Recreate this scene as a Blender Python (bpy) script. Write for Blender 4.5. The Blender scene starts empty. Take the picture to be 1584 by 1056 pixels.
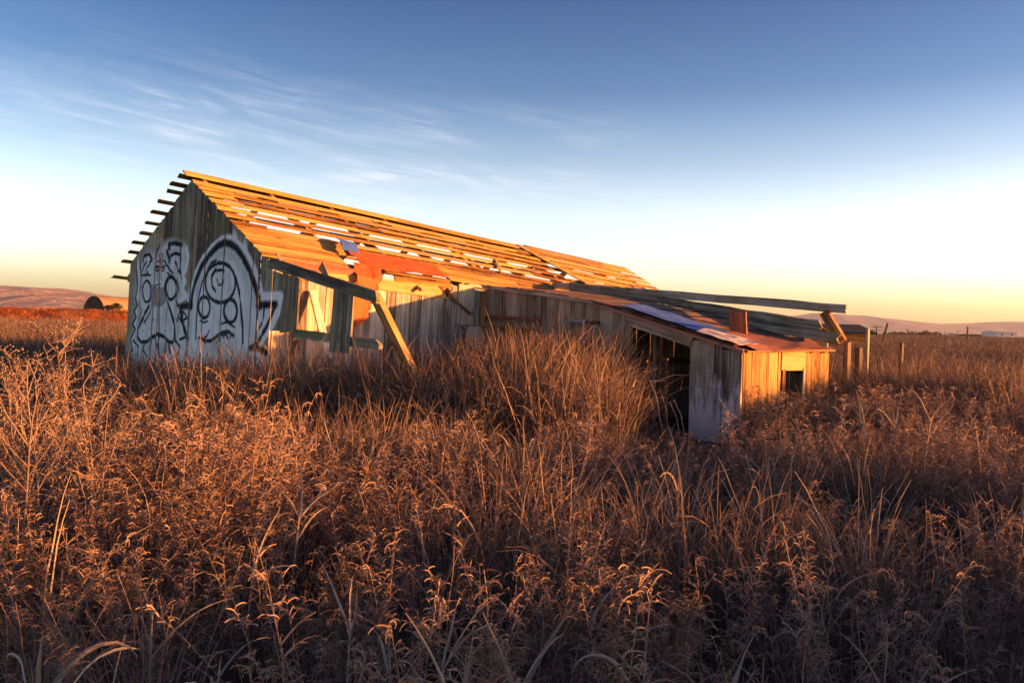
import bpy, math, random
import numpy as np
from mathutils import Vector, Matrix
R_ = math.radians
rnd = random.Random(11)
sc = bpy.context.scene
col = sc.collection

# ------------------------------------------------------------------ camera
FPX, ROLL, PITCH, EYE = 1280.0, R_(1.4), math.atan(27.2/1280), 1.5
F_ = np.array([0, math.cos(PITCH), -math.sin(PITCH)])
R0 = np.array([1.0, 0, 0]); U0 = np.cross(R0, F_)
RR = R0*math.cos(ROLL)+U0*math.sin(ROLL); UU = U0*math.cos(ROLL)-R0*math.sin(ROLL)
CAM = np.array([0, 0, EYE])
cd = bpy.data.cameras.new('camera'); cam = bpy.data.objects.new('camera', cd); col.objects.link(cam)
cd.sensor_width = 36; cd.lens = 36*FPX/1584; cd.clip_start = 0.05; cd.clip_end = 30000
m = Matrix([[RR[i], UU[i], -F_[i], CAM[i]] for i in range(3)]+[[0, 0, 0, 1]])
cam.matrix_world = m
sc.camera = cam

# ------------------------------------------------------------------ light
SUN_AZ, SUN_EL = R_(92), R_(4.3)      # azimuth clockwise from +Y (the view direction)
sdir = Vector((math.sin(SUN_AZ)*math.cos(SUN_EL), math.cos(SUN_AZ)*math.cos(SUN_EL), math.sin(SUN_EL)))
sl = bpy.data.lights.new('sun', 'SUN'); sl.energy = 4.8; sl.angle = R_(0.6); sl.color = (1.0, 0.375, 0.085)
so = bpy.data.objects.new('sun', sl); col.objects.link(so)
so.rotation_euler = sdir.to_track_quat('Z', 'Y').to_euler(); so.location = (30, 0, 20)

w = bpy.data.worlds.new('World'); sc.world = w; w.use_nodes = True
nt = w.node_tree; nt.nodes.clear()
def N(nt, t, **kw):
    n = nt.nodes.new(t)
    for k, v in kw.items():
        if k.startswith('i_'): n.inputs[k[2:].replace('_', ' ')].default_value = v
        else: setattr(n, k, v)
    return n
def L(nt, a, b): nt.links.new(a, b)
def math_(nt, op, a, b=None, c=None, clamp=False):
    n = nt.nodes.new('ShaderNodeMath'); n.operation = op; n.use_clamp = clamp
    for i, v in enumerate((a, b, c)):
        if v is None: continue
        if isinstance(v, (int, float)): n.inputs[i].default_value = v
        else: nt.links.new(v, n.inputs[i])
    return n.outputs[0]
def mixc(nt, fac, a, b, blend='MIX'):
    n = nt.nodes.new('ShaderNodeMix'); n.data_type = 'RGBA'; n.blend_type = blend
    for s, v in ((0, fac), (6, a), (7, b)):
        if isinstance(v, (int, float)): n.inputs[s].default_value = v
        elif isinstance(v, tuple): n.inputs[s].default_value = v if len(v) == 4 else (*v, 1)
        else: nt.links.new(v, n.inputs[s])
    return n.outputs[2]
def ramp(nt, fac, stops, interp='LINEAR'):
    n = nt.nodes.new('ShaderNodeValToRGB'); e = n.color_ramp.elements; n.color_ramp.interpolation = interp
    while len(e) < len(stops): e.new(0.5)
    for i, (p, c) in enumerate(stops):
        e[i].position = p; e[i].color = (*c, 1) if len(c) == 3 else c
    nt.links.new(fac, n.inputs[0]); return n.outputs[0]

sky = N(nt, 'ShaderNodeTexSky', sky_type='NISHITA', sun_disc=False, sun_elevation=SUN_EL, sun_rotation=SUN_AZ,
        altitude=0, air_density=1.0, dust_density=1.6, ozone_density=2.0)
tc = N(nt, 'ShaderNodeTexCoord')
sep = N(nt, 'ShaderNodeSeparateXYZ'); L(nt, tc.outputs['Generated'], sep.inputs[0])
# clearer, bluer air overhead and a bright pale horizon, the same all round
tint = ramp(nt, sep.outputs[2], [(0.0, (.48, .57, .76)), (.063, (.60, .59, .80)), (.13, (.60, .52, .585)), (.19, (.37, .345, .40)), (.267, (.148, .188, .268)), (.36, (.075, .122, .20)), (.6, (.075, .122, .20))])
skyg = mixc(nt, 1.0, sky.outputs[0], tint, 'MULTIPLY'); skyg = mixc(nt, 1.0, skyg, (2, 2, 2), 'MULTIPLY')
# thin cirrus: a bank of wisps on the left, stray threads elsewhere
azm = math_(nt, 'ARCTAN2', sep.outputs[0], sep.outputs[1])
def blob(a0, aw, e0, ew):
    u = math_(nt, 'DIVIDE', math_(nt, 'SUBTRACT', azm, a0), aw); v = math_(nt, 'DIVIDE', math_(nt, 'SUBTRACT', sep.outputs[2], e0), ew)
    d = math_(nt, 'ADD', math_(nt, 'MULTIPLY', u, u), math_(nt, 'MULTIPLY', v, v)); return math_(nt, 'EXPONENT', math_(nt, 'MULTIPLY', d, -1.0))
slant = math_(nt, 'SUBTRACT', sep.outputs[2], math_(nt, 'MULTIPLY', azm, -.12))
cmb = N(nt, 'ShaderNodeCombineXYZ'); L(nt, azm, cmb.inputs[0]); L(nt, slant, cmb.inputs[1])
mp = N(nt, 'ShaderNodeMapping'); mp.inputs['Scale'].default_value = (5, 26, 1); L(nt, cmb.outputs[0], mp.inputs[0])
n1 = N(nt, 'ShaderNodeTexNoise', i_Scale=1.0, i_Detail=8.0, i_Roughness=0.6, i_Distortion=1.1); L(nt, mp.outputs[0], n1.inputs['Vector'])
mp2 = N(nt, 'ShaderNodeMapping'); mp2.inputs['Scale'].default_value = (9, 120, 1); mp2.inputs['Rotation'].default_value = (0, 0, R_(4)); L(nt, cmb.outputs[0], mp2.inputs[0])
n2 = N(nt, 'ShaderNodeTexNoise', i_Scale=1.0, i_Detail=6.0, i_Roughness=0.65, i_Distortion=.5); L(nt, mp2.outputs[0], n2.inputs['Vector'])
body = math_(nt, 'MULTIPLY', math_(nt, 'SUBTRACT', n1.outputs[0], .40, clamp=True), 3.2, clamp=True)
thr = math_(nt, 'MULTIPLY', math_(nt, 'SUBTRACT', n2.outputs[0], .36, clamp=True), 2.6, clamp=True)
msk = math_(nt, 'ADD', math_(nt, 'ADD', blob(-.42, .26, .215, .05), blob(-.12, .20, .165, .028)), math_(nt, 'ADD', blob(.0, .10, .225, .018), math_(nt, 'MULTIPLY', blob(.16, .10, .15, .012), .6)))
cl = math_(nt, 'MULTIPLY', math_(nt, 'MULTIPLY', math_(nt, 'MULTIPLY', body, thr), msk), 1.0, clamp=True)
skyc = mixc(nt, math_(nt, 'MULTIPLY', cl, .75), skyg, (1.75, 1.75, 1.87))
bg = N(nt, 'ShaderNodeBackground', i_Strength=0.15); L(nt, skyc, bg.inputs[0])
wo = N(nt, 'ShaderNodeOutputWorld'); L(nt, bg.outputs[0], wo.inputs[0])
sc.view_settings.view_transform = 'Standard'; sc.view_settings.look = 'None'
sc.view_settings.exposure = 2.2; sc.view_settings.gamma = 1.0
sc.render.resolution_x, sc.render.resolution_y = 1024, 682

# ------------------------------------------------------------------ helpers
WORLD = {}
def tag(o, label=None, cat=None, group=None, kind=None):
    if label: o['label'] = label
    if cat: o['category'] = cat
    if group: o['group'] = group
    if kind: o['kind'] = kind
    return o
def thing(name, label, cat, loc, group=None):
    o = bpy.data.objects.new(name, None); col.objects.link(o); o.location = loc; o.empty_display_size = .2
    WORLD[o] = np.array(loc, float)
    return tag(o, label, cat, group)
def link(name, verts, faces, mat, parent=None, uvs=None, smooth=False, origin=None, attr=None):
    v = np.asarray(verts, float)
    org = np.asarray(origin, float) if origin is not None else (v.min(0)+v.max(0))/2
    me = bpy.data.meshes.new(name); me.from_pydata((v-org).tolist(), [], faces); me.update()
    if uvs is not None:
        ul = me.uv_layers.new(name='UVMap'); idx = np.empty(len(me.loops), int); me.loops.foreach_get('vertex_index', idx)
        ul.data.foreach_set('uv', np.asarray(uvs, np.float32)[idx].ravel())
    if attr is not None:
        a = me.color_attributes.new('paint', 'FLOAT_COLOR', 'POINT'); a.data.foreach_set('color', np.asarray(attr, np.float32).ravel())
    if smooth: me.polygons.foreach_set('use_smooth', [True]*len(me.polygons))
    if mat: me.materials.append(MAT[mat])
    o = bpy.data.objects.new(name, me); col.objects.link(o)
    o.location = org-(WORLD[parent] if parent else 0); WORLD[o] = org
    if parent: o.parent = parent
    return o
def unit(v): v = np.asarray(v, float); return v/np.linalg.norm(v)
def board(name, parent, mat, P0, P1, wdir, W, T, rag=(0.0, 0.0), segs=3, bow=0.0, jit=0.003, taper=1.0, slant=(0, 0)):
    """a sawn plank from P0 to P1 (centre line of it), width along wdir, thickness along the third axis"""
    P0 = np.asarray(P0, float); P1 = np.asarray(P1, float); ax = P1-P0; Ln = np.linalg.norm(ax); ax = ax/Ln
    az = unit(np.cross(ax, wdir)); ay = np.cross(az, ax)
    V, UV = [], []; ou, ov = rnd.random()*40, rnd.random()*40
    for i in range(segs+1):
        t = i/segs; wb = W*(1+(taper-1)*t)
        b = bow*4*t*(1-t)
        for j, (a, q) in enumerate(((-.5, .5), (0, .5), (.5, .5), (.5, -.5), (0, -.5), (-.5, -.5))):
            V.append([t*Ln, a*wb, q*T+b]); UV.append([t*Ln+ou, a*wb+ov+(0.013 if q < 0 else 0)])
    V = np.array(V)
    for e, ring in ((0, 0), (1, segs)):
        off = [rnd.uniform(-1, 1)*rag[e] for _ in range(3)]
        for j, s in enumerate((0, 1, 2, 2, 1, 0)):
            V[ring*6+j, 0] += off[s]+(s-1)*slant[e]*W/2
    V[:, 1] += np.array([rnd.uniform(-jit, jit) for _ in V]); V[:, 2] += np.array([rnd.uniform(-jit, jit)*.4 for _ in V])
    fs = [(0, 1, 4, 5), (1, 2, 3, 4)]
    n = segs*6; fs += [(n+5, n+4, n+1, n), (n+4, n+3, n+2, n+1)]
    for i in range(segs):
        for j in range(6):
            a = i*6+j; b_ = i*6+(j+1) % 6
            fs.append((a, a+6, b_+6, b_))
    Wd = P0+V[:, :1]*ax+V[:, 1:2]*ay+V[:, 2:3]*az
    return link(name, Wd, fs, mat, parent, UV)
def tube(pts, rad, sides=8, cap=True):
    pts = [np.asarray(p, float) for p in pts]; V, Fc = [], []
    for i, p in enumerate(pts):
        t = unit(pts[min(i+1, len(pts)-1)]-pts[max(i-1, 0)])
        a = unit(np.cross(t, (0, 0, 1) if abs(t[2]) < .9 else (1, 0, 0))); b = np.cross(t, a)
        r = rad[i] if hasattr(rad, '__len__') else rad
        for k in range(sides):
            th = 2*math.pi*k/sides; V.append(p+r*(math.cos(th)*a+math.sin(th)*b))
    for i in range(len(pts)-1):
        for k in range(sides):
            Fc.append((i*sides+k, i*sides+(k+1) % sides, (i+1)*sides+(k+1) % sides, (i+1)*sides+k))
    if cap: Fc += [tuple(range(sides))[::-1], tuple(range((len(pts)-1)*sides, len(pts)*sides))]
    return V, Fc
def merge(parts):
    V, Fc = [], []
    for v, f in parts:
        o = len(V); V += [list(x) for x in v]; Fc += [tuple(i+o for i in q) for q in f]
    return V, Fc
def ray(x, y): return F_+(x-792)/FPX*RR-(y-528)/FPX*UU
def at(x, y, Y): d = ray(x, y); return CAM+d*Y/d[1]          # point seen at (x, y), Y metres ahead
def hit(x, y, P, n): d = ray(x, y); return CAM+d*((P-CAM)@n)/(d@n)
def vnoise(x, y, seed=0):
    x = np.asarray(x, float); y = np.asarray(y, float); xi = np.floor(x); yi = np.floor(y); fx = x-xi; fy = y-yi
    fx = fx*fx*(3-2*fx); fy = fy*fy*(3-2*fy)
    def h(a, b): return np.modf(np.abs(np.sin(a*127.1+b*311.7+seed*74.7)*43758.5453))[0]
    return (h(xi, yi)*(1-fx)+h(xi+1, yi)*fx)*(1-fy)+(h(xi, yi+1)*(1-fx)+h(xi+1, yi+1)*fx)*fy

# ------------------------------------------------------------------ materials
MAT = {}
def newmat(name):
    mt = bpy.data.materials.new(name); mt.use_nodes = True; MAT[name] = mt
    nt = mt.node_tree; return nt, nt.nodes['Principled BSDF']
def wood(name, dark, mid, light, moss=0.0, mosscol=(.21, .19, .065), paint=False, bump=.5, wash=None):
    nt, bs = newmat(name)
    uv = N(nt, 'ShaderNodeUVMap'); oi = N(nt, 'ShaderNodeObjectInfo'); geo = N(nt, 'ShaderNodeNewGeometry')
    def noise(sx, sy, sca, det=5, rough=.6, vec=None):
        m_ = N(nt, 'ShaderNodeMapping'); m_.inputs['Scale'].default_value = (sx, sy, 1); L(nt, vec or uv.outputs[0], m_.inputs[0])
        n_ = N(nt, 'ShaderNodeTexNoise', i_Scale=sca, i_Detail=det, i_Roughness=rough); L(nt, m_.outputs[0], n_.inputs['Vector']); return n_.outputs[0]
    g1 = noise(1.1, 42, 1); g2 = noise(.35, 9, 1, 4); g3 = noise(.7, 110, 1, 3); blot = noise(2.2, 5, 1, 6, .7)
    s = math_(nt, 'ADD', math_(nt, 'MULTIPLY', g1, .5), math_(nt, 'MULTIPLY', g2, .5))
    s = math_(nt, 'ADD', s, math_(nt, 'MULTIPLY', math_(nt, 'SUBTRACT', oi.outputs['Random'], .5), .24))
    s = math_(nt, 'ADD', s, math_(nt, 'MULTIPLY', math_(nt, 'SUBTRACT', blot, .5), .30))
    c = ramp(nt, s, [(.36, dark), (.49, mid), (.62, light)])
    crack = math_(nt, 'MULTIPLY', math_(nt, 'SUBTRACT', .42, g3, clamp=True), 9, clamp=True)
    km = N(nt, 'ShaderNodeMapping'); km.inputs['Scale'].default_value = (1.7, 6.5, 1); L(nt, uv.outputs[0], km.inputs[0])
    kv = N(nt, 'ShaderNodeTexVoronoi', i_Scale=1.0); L(nt, km.outputs[0], kv.inputs['Vector'])
    knot = math_(nt, 'MULTIPLY', math_(nt, 'SUBTRACT', .16, kv.outputs['Distance'], clamp=True), 9, clamp=True)
    c = mixc(nt, math_(nt, 'MULTIPLY', knot, .8), c, tuple(x*.45 for x in dark))
    c = mixc(nt, math_(nt, 'MULTIPLY', crack, .75), c, tuple(x*.3 for x in dark))
    if moss:
        mn = N(nt, 'ShaderNodeTexNoise', i_Scale=1.6, i_Detail=6.0, i_Roughness=.68); L(nt, geo.outputs['Position'], mn.inputs['Vector'])
        mf = math_(nt, 'MULTIPLY', math_(nt, 'SUBTRACT', math_(nt, 'ADD', mn.outputs[0], math_(nt, 'MULTIPLY', g2, .35)), .86-moss*.4, clamp=True), 5, clamp=True)
        c = mixc(nt, math_(nt, 'MULTIPLY', mf, .7), c, mosscol)
    if paint:
        at_ = N(nt, 'ShaderNodeAttribute', attribute_name='paint'); sp = N(nt, 'ShaderNodeSeparateColor'); L(nt, at_.outputs['Color'], sp.inputs[0])
        wear = math_(nt, 'MULTIPLY', math_(nt, 'SUBTRACT', math_(nt, 'ADD', g1, math_(nt, 'MULTIPLY', blot, .6)), .52, clamp=True), 4.5, clamp=True)
        wf = math_(nt, 'MULTIPLY', math_(nt, 'MULTIPLY', sp.outputs[0], 1.5), math_(nt, 'ADD', .55, math_(nt, 'MULTIPLY', wear, .45)), clamp=True)
        pw = mixc(nt, math_(nt, 'MULTIPLY', math_(nt, 'SUBTRACT', math_(nt, 'ADD', sp.outputs[0], math_(nt, 'MULTIPLY', g1, .5)), .72, clamp=True), 1.9, clamp=True), (.56, .53, .48), (.95, .91, .84))
        c = mixc(nt, wf, c, pw)
        bf = math_(nt, 'MULTIPLY', sp.outputs[1], math_(nt, 'ADD', .82, math_(nt, 'MULTIPLY', wear, .2)), clamp=True)
        c = mixc(nt, bf, c, (.012, .012, .014))
    if wash:   # flaking whitewash: world height below which it holds
        sx = N(nt, 'ShaderNodeSeparateXYZ'); L(nt, geo.outputs['Position'], sx.inputs[0])
        hz = math_(nt, 'MULTIPLY', math_(nt, 'SUBTRACT', wash, sx.outputs[2]), 2.2)
        q = math_(nt, 'ADD', hz, math_(nt, 'MULTIPLY', math_(nt, 'SUBTRACT', noise(1.6, 20, 1, 5, .7), .5), 3.2))
        q = math_(nt, 'ADD', q, math_(nt, 'MULTIPLY', math_(nt, 'SUBTRACT', blot, .5), 3.5))
        c = mixc(nt, math_(nt, 'MULTIPLY', math_(nt, 'MULTIPLY', q, 1.2, clamp=True), .88), c, (.86, .81, .74))
    L(nt, c, bs.inputs['Base Color']); bs.inputs['Roughness'].default_value = .85; bs.inputs['Specular IOR Level'].default_value = .2
    bm = N(nt, 'ShaderNodeBump', i_Strength=bump, i_Distance=.01); L(nt, math_(nt, 'ADD', g1, math_(nt, 'MULTIPLY', g3, .5)), bm.inputs['Height']); L(nt, bm.outputs[0], bs.inputs['Normal'])
wood('wood_gable', (.075, .055, .034), (.31, .245, .16), (.56, .46, .33), moss=.5, paint=True)
wood('wood_wall', (.11, .082, .066), (.39, .315, .26), (.62, .53, .45), moss=.12)
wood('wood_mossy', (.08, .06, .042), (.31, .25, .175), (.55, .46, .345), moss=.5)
wood('wood_whitewash', (.08, .06, .044), (.31, .25, .185), (.55, .46, .36), moss=.35, wash=.82)
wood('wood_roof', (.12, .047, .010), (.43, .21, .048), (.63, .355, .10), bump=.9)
wood('wood_beam', (.08, .064, .046), (.32, .27, .195), (.57, .50, .39), moss=.6, bump=.8)
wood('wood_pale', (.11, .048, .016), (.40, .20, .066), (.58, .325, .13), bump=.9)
wood('wood_dark', (.03, .02, .013), (.10, .07, .045), (.18, .13, .09))
wood('wood_red', (.12, .045, .028), (.27, .11, .07), (.38, .18, .12))
def metal(name, base, rust, amount, scale=4.0):
    nt, bs = newmat(name); geo = N(nt, 'ShaderNodeNewGeometry')
    n_ = N(nt, 'ShaderNodeTexNoise', i_Scale=scale, i_Detail=8.0, i_Roughness=.7); L(nt, geo.outputs['Position'], n_.inputs['Vector'])
    n2_ = N(nt, 'ShaderNodeTexNoise', i_Scale=scale*7, i_Detail=5.0, i_Roughness=.7); L(nt, geo.outputs['Position'], n2_.inputs['Vector'])
    fct = math_(nt, 'MULTIPLY', math_(nt, 'SUBTRACT', math_(nt, 'ADD', n_.outputs[0], math_(nt, 'MULTIPLY', math_(nt, 'SUBTRACT', n2_.outputs[0], .5), .45)), .72-amount*.45), 7, clamp=True)
    b2 = mixc(nt, n2_.outputs[0], tuple(x*.72 for x in base), tuple(min(1, x*1.25) for x in base))
    c = mixc(nt, fct, b2, mixc(nt, n2_.outputs[0], tuple(x*.45 for x in rust), tuple(x*1.3 for x in rust)))
    L(nt, c, bs.inputs['Base Color']); bs.inputs['Roughness'].default_value = .7; bs.inputs['Specular IOR Level'].default_value = .3
    bm = N(nt, 'ShaderNodeBump', i_Strength=.4, i_Distance=.01); L(nt, n2_.outputs[0], bm.inputs['Height']); L(nt, bm.outputs[0], bs.inputs['Normal'])
metal('metal_blue', (.07, .14, .42), (.24, .07, .035), .15, 3)
metal('metal_pink', (.50, .42, .42), (.26, .08, .04), .25, 3)
metal('metal_rust', (.21, .078, .052), (.10, .034, .022), .45, 5)
metal('metal_pipe', (.33, .33, .34), (.15, .06, .035), .1, 9)
metal('pipe_rust', (.16, .06, .035), (.08, .03, .02), .5, 9)
metal('felt_red', (.58, .085, .012), (.34, .05, .012), .25, 3.5)
def plain(name, c1, c2, scale=1.0, rough=.9, det=6.0, bump=0):
    nt, bs = newmat(name); geo = N(nt, 'ShaderNodeNewGeometry')
    n_ = N(nt, 'ShaderNodeTexNoise', i_Scale=scale, i_Detail=det, i_Roughness=.65); L(nt, geo.outputs['Position'], n_.inputs['Vector'])
    L(nt, ramp(nt, n_.outputs[0], [(.3, c1), (.7, c2)]), bs.inputs['Base Color']); bs.inputs['Roughness'].default_value = rough; bs.inputs['Specular IOR Level'].default_value = .1
    if bump:
        bm = N(nt, 'ShaderNodeBump', i_Strength=.8, i_Distance=bump); L(nt, n_.outputs[0], bm.inputs['Height']); L(nt, bm.outputs[0], bs.inputs['Normal'])
plain('ground', (.03, .02, .014), (.085, .055, .035), .8)
plain('bank', (.16, .045, .012), (.36, .11, .03), .35)
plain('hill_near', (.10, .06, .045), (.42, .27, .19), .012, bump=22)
plain('hill_far', (.11, .10, .115), (.19, .165, .175), .002, bump=15)  # mauve cast of the distant haze is mixed into this base colour
plain('roof_dark', (.03, .03, .035), (.07, .065, .065), 3)
plain('pale_wall', (.5, .46, .42), (.62, .58, .53), .3)
plain('far_bush', (.03, .03, .015), (.07, .06, .03), .5)
plain('shed_roof', (.16, .10, .055), (.28, .18, .10), .3)
def grassmat(name, c1, c2, c3, transl=.14):
    nt, bs = newmat(name); oi = N(nt, 'ShaderNodeObjectInfo'); geo = N(nt, 'ShaderNodeNewGeometry')
    n_ = N(nt, 'ShaderNodeTexNoise', i_Scale=3.0, i_Detail=5.0, i_Roughness=.8); L(nt, geo.outputs['Position'], n_.inputs['Vector'])
    s = math_(nt, 'ADD', math_(nt, 'MULTIPLY', oi.outputs['Random'], .5), math_(nt, 'MULTIPLY', n_.outputs[0], .5))
    c = ramp(nt, s, [(.2, c1), (.5, c2), (.8, c3)])
    L(nt, c, bs.inputs['Base Color']); bs.inputs['Roughness'].default_value = .75; bs.inputs['Specular IOR Level'].default_value = .15
    tr = N(nt, 'ShaderNodeBsdfTranslucent'); L(nt, c, tr.inputs[0]); mx = N(nt, 'ShaderNodeMixShader'); mx.inputs[0].default_value = transl
    L(nt, bs.outputs[0], mx.inputs[1]); L(nt, tr.outputs[0], mx.inputs[2]); L(nt, mx.outputs[0], nt.nodes['Material Output'].inputs[0])
grassmat('weed', (.095, .058, .043), (.245, .155, .115), (.42, .28, .21))
grassmat('reed', (.06, .036, .026), (.18, .115, .082), (.40, .27, .195))
grassmat('reed_leaf', (.20, .155, .125), (.31, .245, .20), (.43, .35, .29))
grassmat('pale_weed', (.16, .105, .078), (.26, .175, .13), (.38, .27, .205))
grassmat('field', (.08, .052, .042), (.155, .102, .082), (.27, .18, .142))
grassmat('straw', (.24, .175, .13), (.36, .275, .21), (.5, .40, .31))
grassmat('bank_weed', (.20, .055, .015), (.38, .11, .025), (.52, .18, .05))

# ------------------------------------------------------------------ terrain
def ground_z(x, y):
    return .10*(vnoise(x*.35, y*.35, 3)-.5)+.05*(vnoise(x*1.3, y*1.3, 5)-.5)
radii = [0]+list(np.geomspace(.6, 60, 60))+list(np.geomspace(70, 6900, 26))
SEC = 144; V = [(0, 0, 0)]; Fc = []
for i, r in enumerate(radii[1:]):
    for k in range(SEC):
        a = 2*math.pi*k/SEC; x, y = r*math.sin(a), r*math.cos(a); V.append((x, y, float(ground_z(x, y))))
for k in range(SEC): Fc.append((0, 1+(k+1) % SEC, 1+k))
for i in range(len(radii)-2):
    for k in range(SEC):
        a = 1+i*SEC+k; b = 1+i*SEC+(k+1) % SEC; Fc.append((a, b, b+SEC, a+SEC))
tag(link('ground', V, Fc, 'ground', smooth=True, origin=(0, 0, 0)), kind='structure')

def bank(name, p0, p1, h, half, mat, n=80, seed=1, taper=4):
    p0 = np.array([*p0, 0.]); p1 = np.array([*p1, 0.]); d = unit(p1-p0); s = np.array([d[1], -d[0], 0]); V, Fc = [], []
    prof = [(-1, -.3), (-.7, .25), (-.42, .72), (-.2, .95), (.05, 1), (.25, .95), (.5, .66), (.75, .22), (1, -.3)]
    for i in range(n+1):
        p = p0+(p1-p0)*i/n; e = min(1, min(i, n-i)/taper+.02)
        for j, (a, z) in enumerate(prof):
            jj = (vnoise(i*.6, j*.8, seed)-.5)*.16
            V.append(p+s*half*(a+jj*.5)+np.array([0, 0, h*(z*e+jj*(z > .1)*e)-(1-e)*.2]))
    m_ = len(prof)
    for i in range(n):
        for j in range(m_-1): Fc.append((i*m_+j, i*m_+j+1, (i+1)*m_+j+1, (i+1)*m_+j))
    return tag(link(name, V, Fc, mat, smooth=True), kind='structure')
bank('levee', (-190, 80), (30, 150), 2.05, 6, 'bank', 120, 2)
bank('levee', (17, -40), (15, 9.0), 2.5, 4, 'bank', 60, 4, taper=12)      # unseen bank added beside the photographer to keep the foreground in shade

def hills(name, prof, mat, Y0, seed, depth=1600):
    """prof: (pixel x, pixel y) skyline; built as a rolling range Y0 metres off"""
    xs = np.linspace(prof[0][0], prof[-1][0], 220); ys = np.interp(xs, [p[0] for p in prof], [p[1] for p in prof]); V, Fc = [], []
    rows = 44; ys = ys+.9*(vnoise(xs*.05, xs*0, seed)-.5)+.5*(vnoise(xs*.2, xs*0, seed+5)-.5)
    def ridged(a, b, sd): return 1-abs(2*float(vnoise(a, b, sd))-1)
    for i, (x, y) in enumerate(zip(xs, ys)):
        top = at(x, y, Y0)
        for j in range(rows+1):
            t = j/rows; Yj = Y0-depth*.5+depth*.9*t
            u = math.sin(min(1, t/.56)*math.pi/2)**1.1 if t <= .56 else math.cos((t-.56)/.44*math.pi/2)
            xx = x+22*float(vnoise(x*.02, j*.12, seed+7))
            nz = (ridged(xx*.03, j*.10, seed)-.5)*.55+(ridged(xx*.085, j*.2, seed+1)-.5)*.3+(float(vnoise(xx*.2, j*.45, seed+2))-.5)*.12
            z = top[2]*max(0, u*(1+nz*(1-u)*1.35)+.0)-4*(1-u)
            V.append((top[0], Yj, z))
    m_ = rows+1
    for i in range(len(xs)-1):
        for j in range(rows): Fc.append((i*m_+j, (i+1)*m_+j, (i+1)*m_+j+1, i*m_+j+1))
    return tag(link(name, V, Fc, mat, smooth=True), kind='structure')
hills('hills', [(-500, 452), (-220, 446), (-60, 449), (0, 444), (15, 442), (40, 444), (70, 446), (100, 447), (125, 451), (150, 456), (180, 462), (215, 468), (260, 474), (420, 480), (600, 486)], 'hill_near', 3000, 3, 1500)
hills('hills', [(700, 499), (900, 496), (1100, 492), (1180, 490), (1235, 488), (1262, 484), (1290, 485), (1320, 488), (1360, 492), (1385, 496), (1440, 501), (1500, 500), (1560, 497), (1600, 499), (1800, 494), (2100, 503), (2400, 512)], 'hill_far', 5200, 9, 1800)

# ------------------------------------------------------------------ the barn: s along it, c across (towards the front), h up
Av = unit(ray(2080, 665)); Bv = unit(np.array([Av[1], -Av[0], 0]))
lean = R_(2.5); hz = math.hypot(Av[0], Av[1])
Vv = np.array([Av[0]*math.sin(lean)/hz, Av[1]*math.sin(lean)/hz, math.cos(lean)])
C0 = at(420, 500, 11.1); ZUP = np.array([0, 0, 1.])
def Wp(s, c, h): return C0+s*Av+c*Bv+h*Vv
nG = np.cross(Bv, Vv)
def gab(x, y):                                   # pixel -> (c, h) on the gable plane
    q = np.linalg.solve(np.array([Av, Bv, Vv]).T, hit(x, y, C0, nG)-C0); return q[1], q[2]
SL = .531; CR = -2.73; HR = 2.30; CB = -5.15
def hroof(c): return HR-SL*abs(c-CR)
nF = unit(np.cross(Av, Bv-SL*Vv)); nF = nF if nF[2] > 0 else -nF       # front slope normal
nBk = unit(np.cross(Av, -Bv-SL*Vv)); nBk = nBk if nBk[2] > 0 else -nBk
tF = unit(Bv-SL*Vv); tB = unit(-Bv-SL*Vv)
def rs(s, c, up=0.0):                            # point on the roof, up metres above the rafters
    return Wp(s, c, hroof(c))+(nF if c > CR else nBk)*up
HB = -1.75
barn = thing('wooden_barn', 'long derelict wooden barn with open slatted roof and graffiti on its gable', 'barn', Wp(0, CR, -1.43))

# --- graffiti, in gable-plane metres
def z1(*P): return [gab(160+x/5.28, 360+y/5.28) for x, y in P]
def z2(*P): return [gab(280+x/5.28, 360+y/5.28) for x, y in P]
def ell(zf, cx, cy, rx, ry, a0=0, a1=360, n=22):
    return zf(*[(cx+rx*math.cos(R_(a0+(a1-a0)*i/n)), cy+ry*math.sin(R_(a0+(a1-a0)*i/n))) for i in range(n+1)])
fills = [  # white body colour: polygon, strength
 (z2((20, 620), (95, 600), (110, 480), (150, 350), (230, 190), (330, 95), (400, 85), (470, 130), (540, 220), (600, 350), (650, 560), (835, 540), (790, 680), (700, 830), (640, 930), (720, 1000), (700, 1200), (40, 1200), (60, 860)), .95),
 (z1((295, 260), (330, 190), (450, 130), (560, 60), (680, 100), (690, 200), (690, 290), (665, 350), (680, 400), (655, 460), (690, 515), (640, 570), (700, 860), (680, 1200), (205, 1200), (240, 960), (222, 870), (268, 780), (240, 735), (275, 690), (256, 640), (287, 585), (270, 530), (285, 440)), .85),
]
white = [  # halo strokes: points, half width m
 (z2((80, 540), (100, 450), (140, 340), (200, 220), (270, 130), (340, 70), (400, 55), (470, 95), (540, 170), (600, 280), (640, 400), (668, 530), (840, 528), (815, 640), (770, 740), (660, 890)), .045),
 (z1((690, 130), (705, 200), (690, 290), (660, 350), (680, 400), (655, 460), (690, 515), (635, 560)), .03),
 (z1((285, 270), (300, 440), (285, 530), (298, 590), (268, 640), (288, 690), (252, 740), (280, 790), (238, 870), (262, 960)), .03),
]
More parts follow.
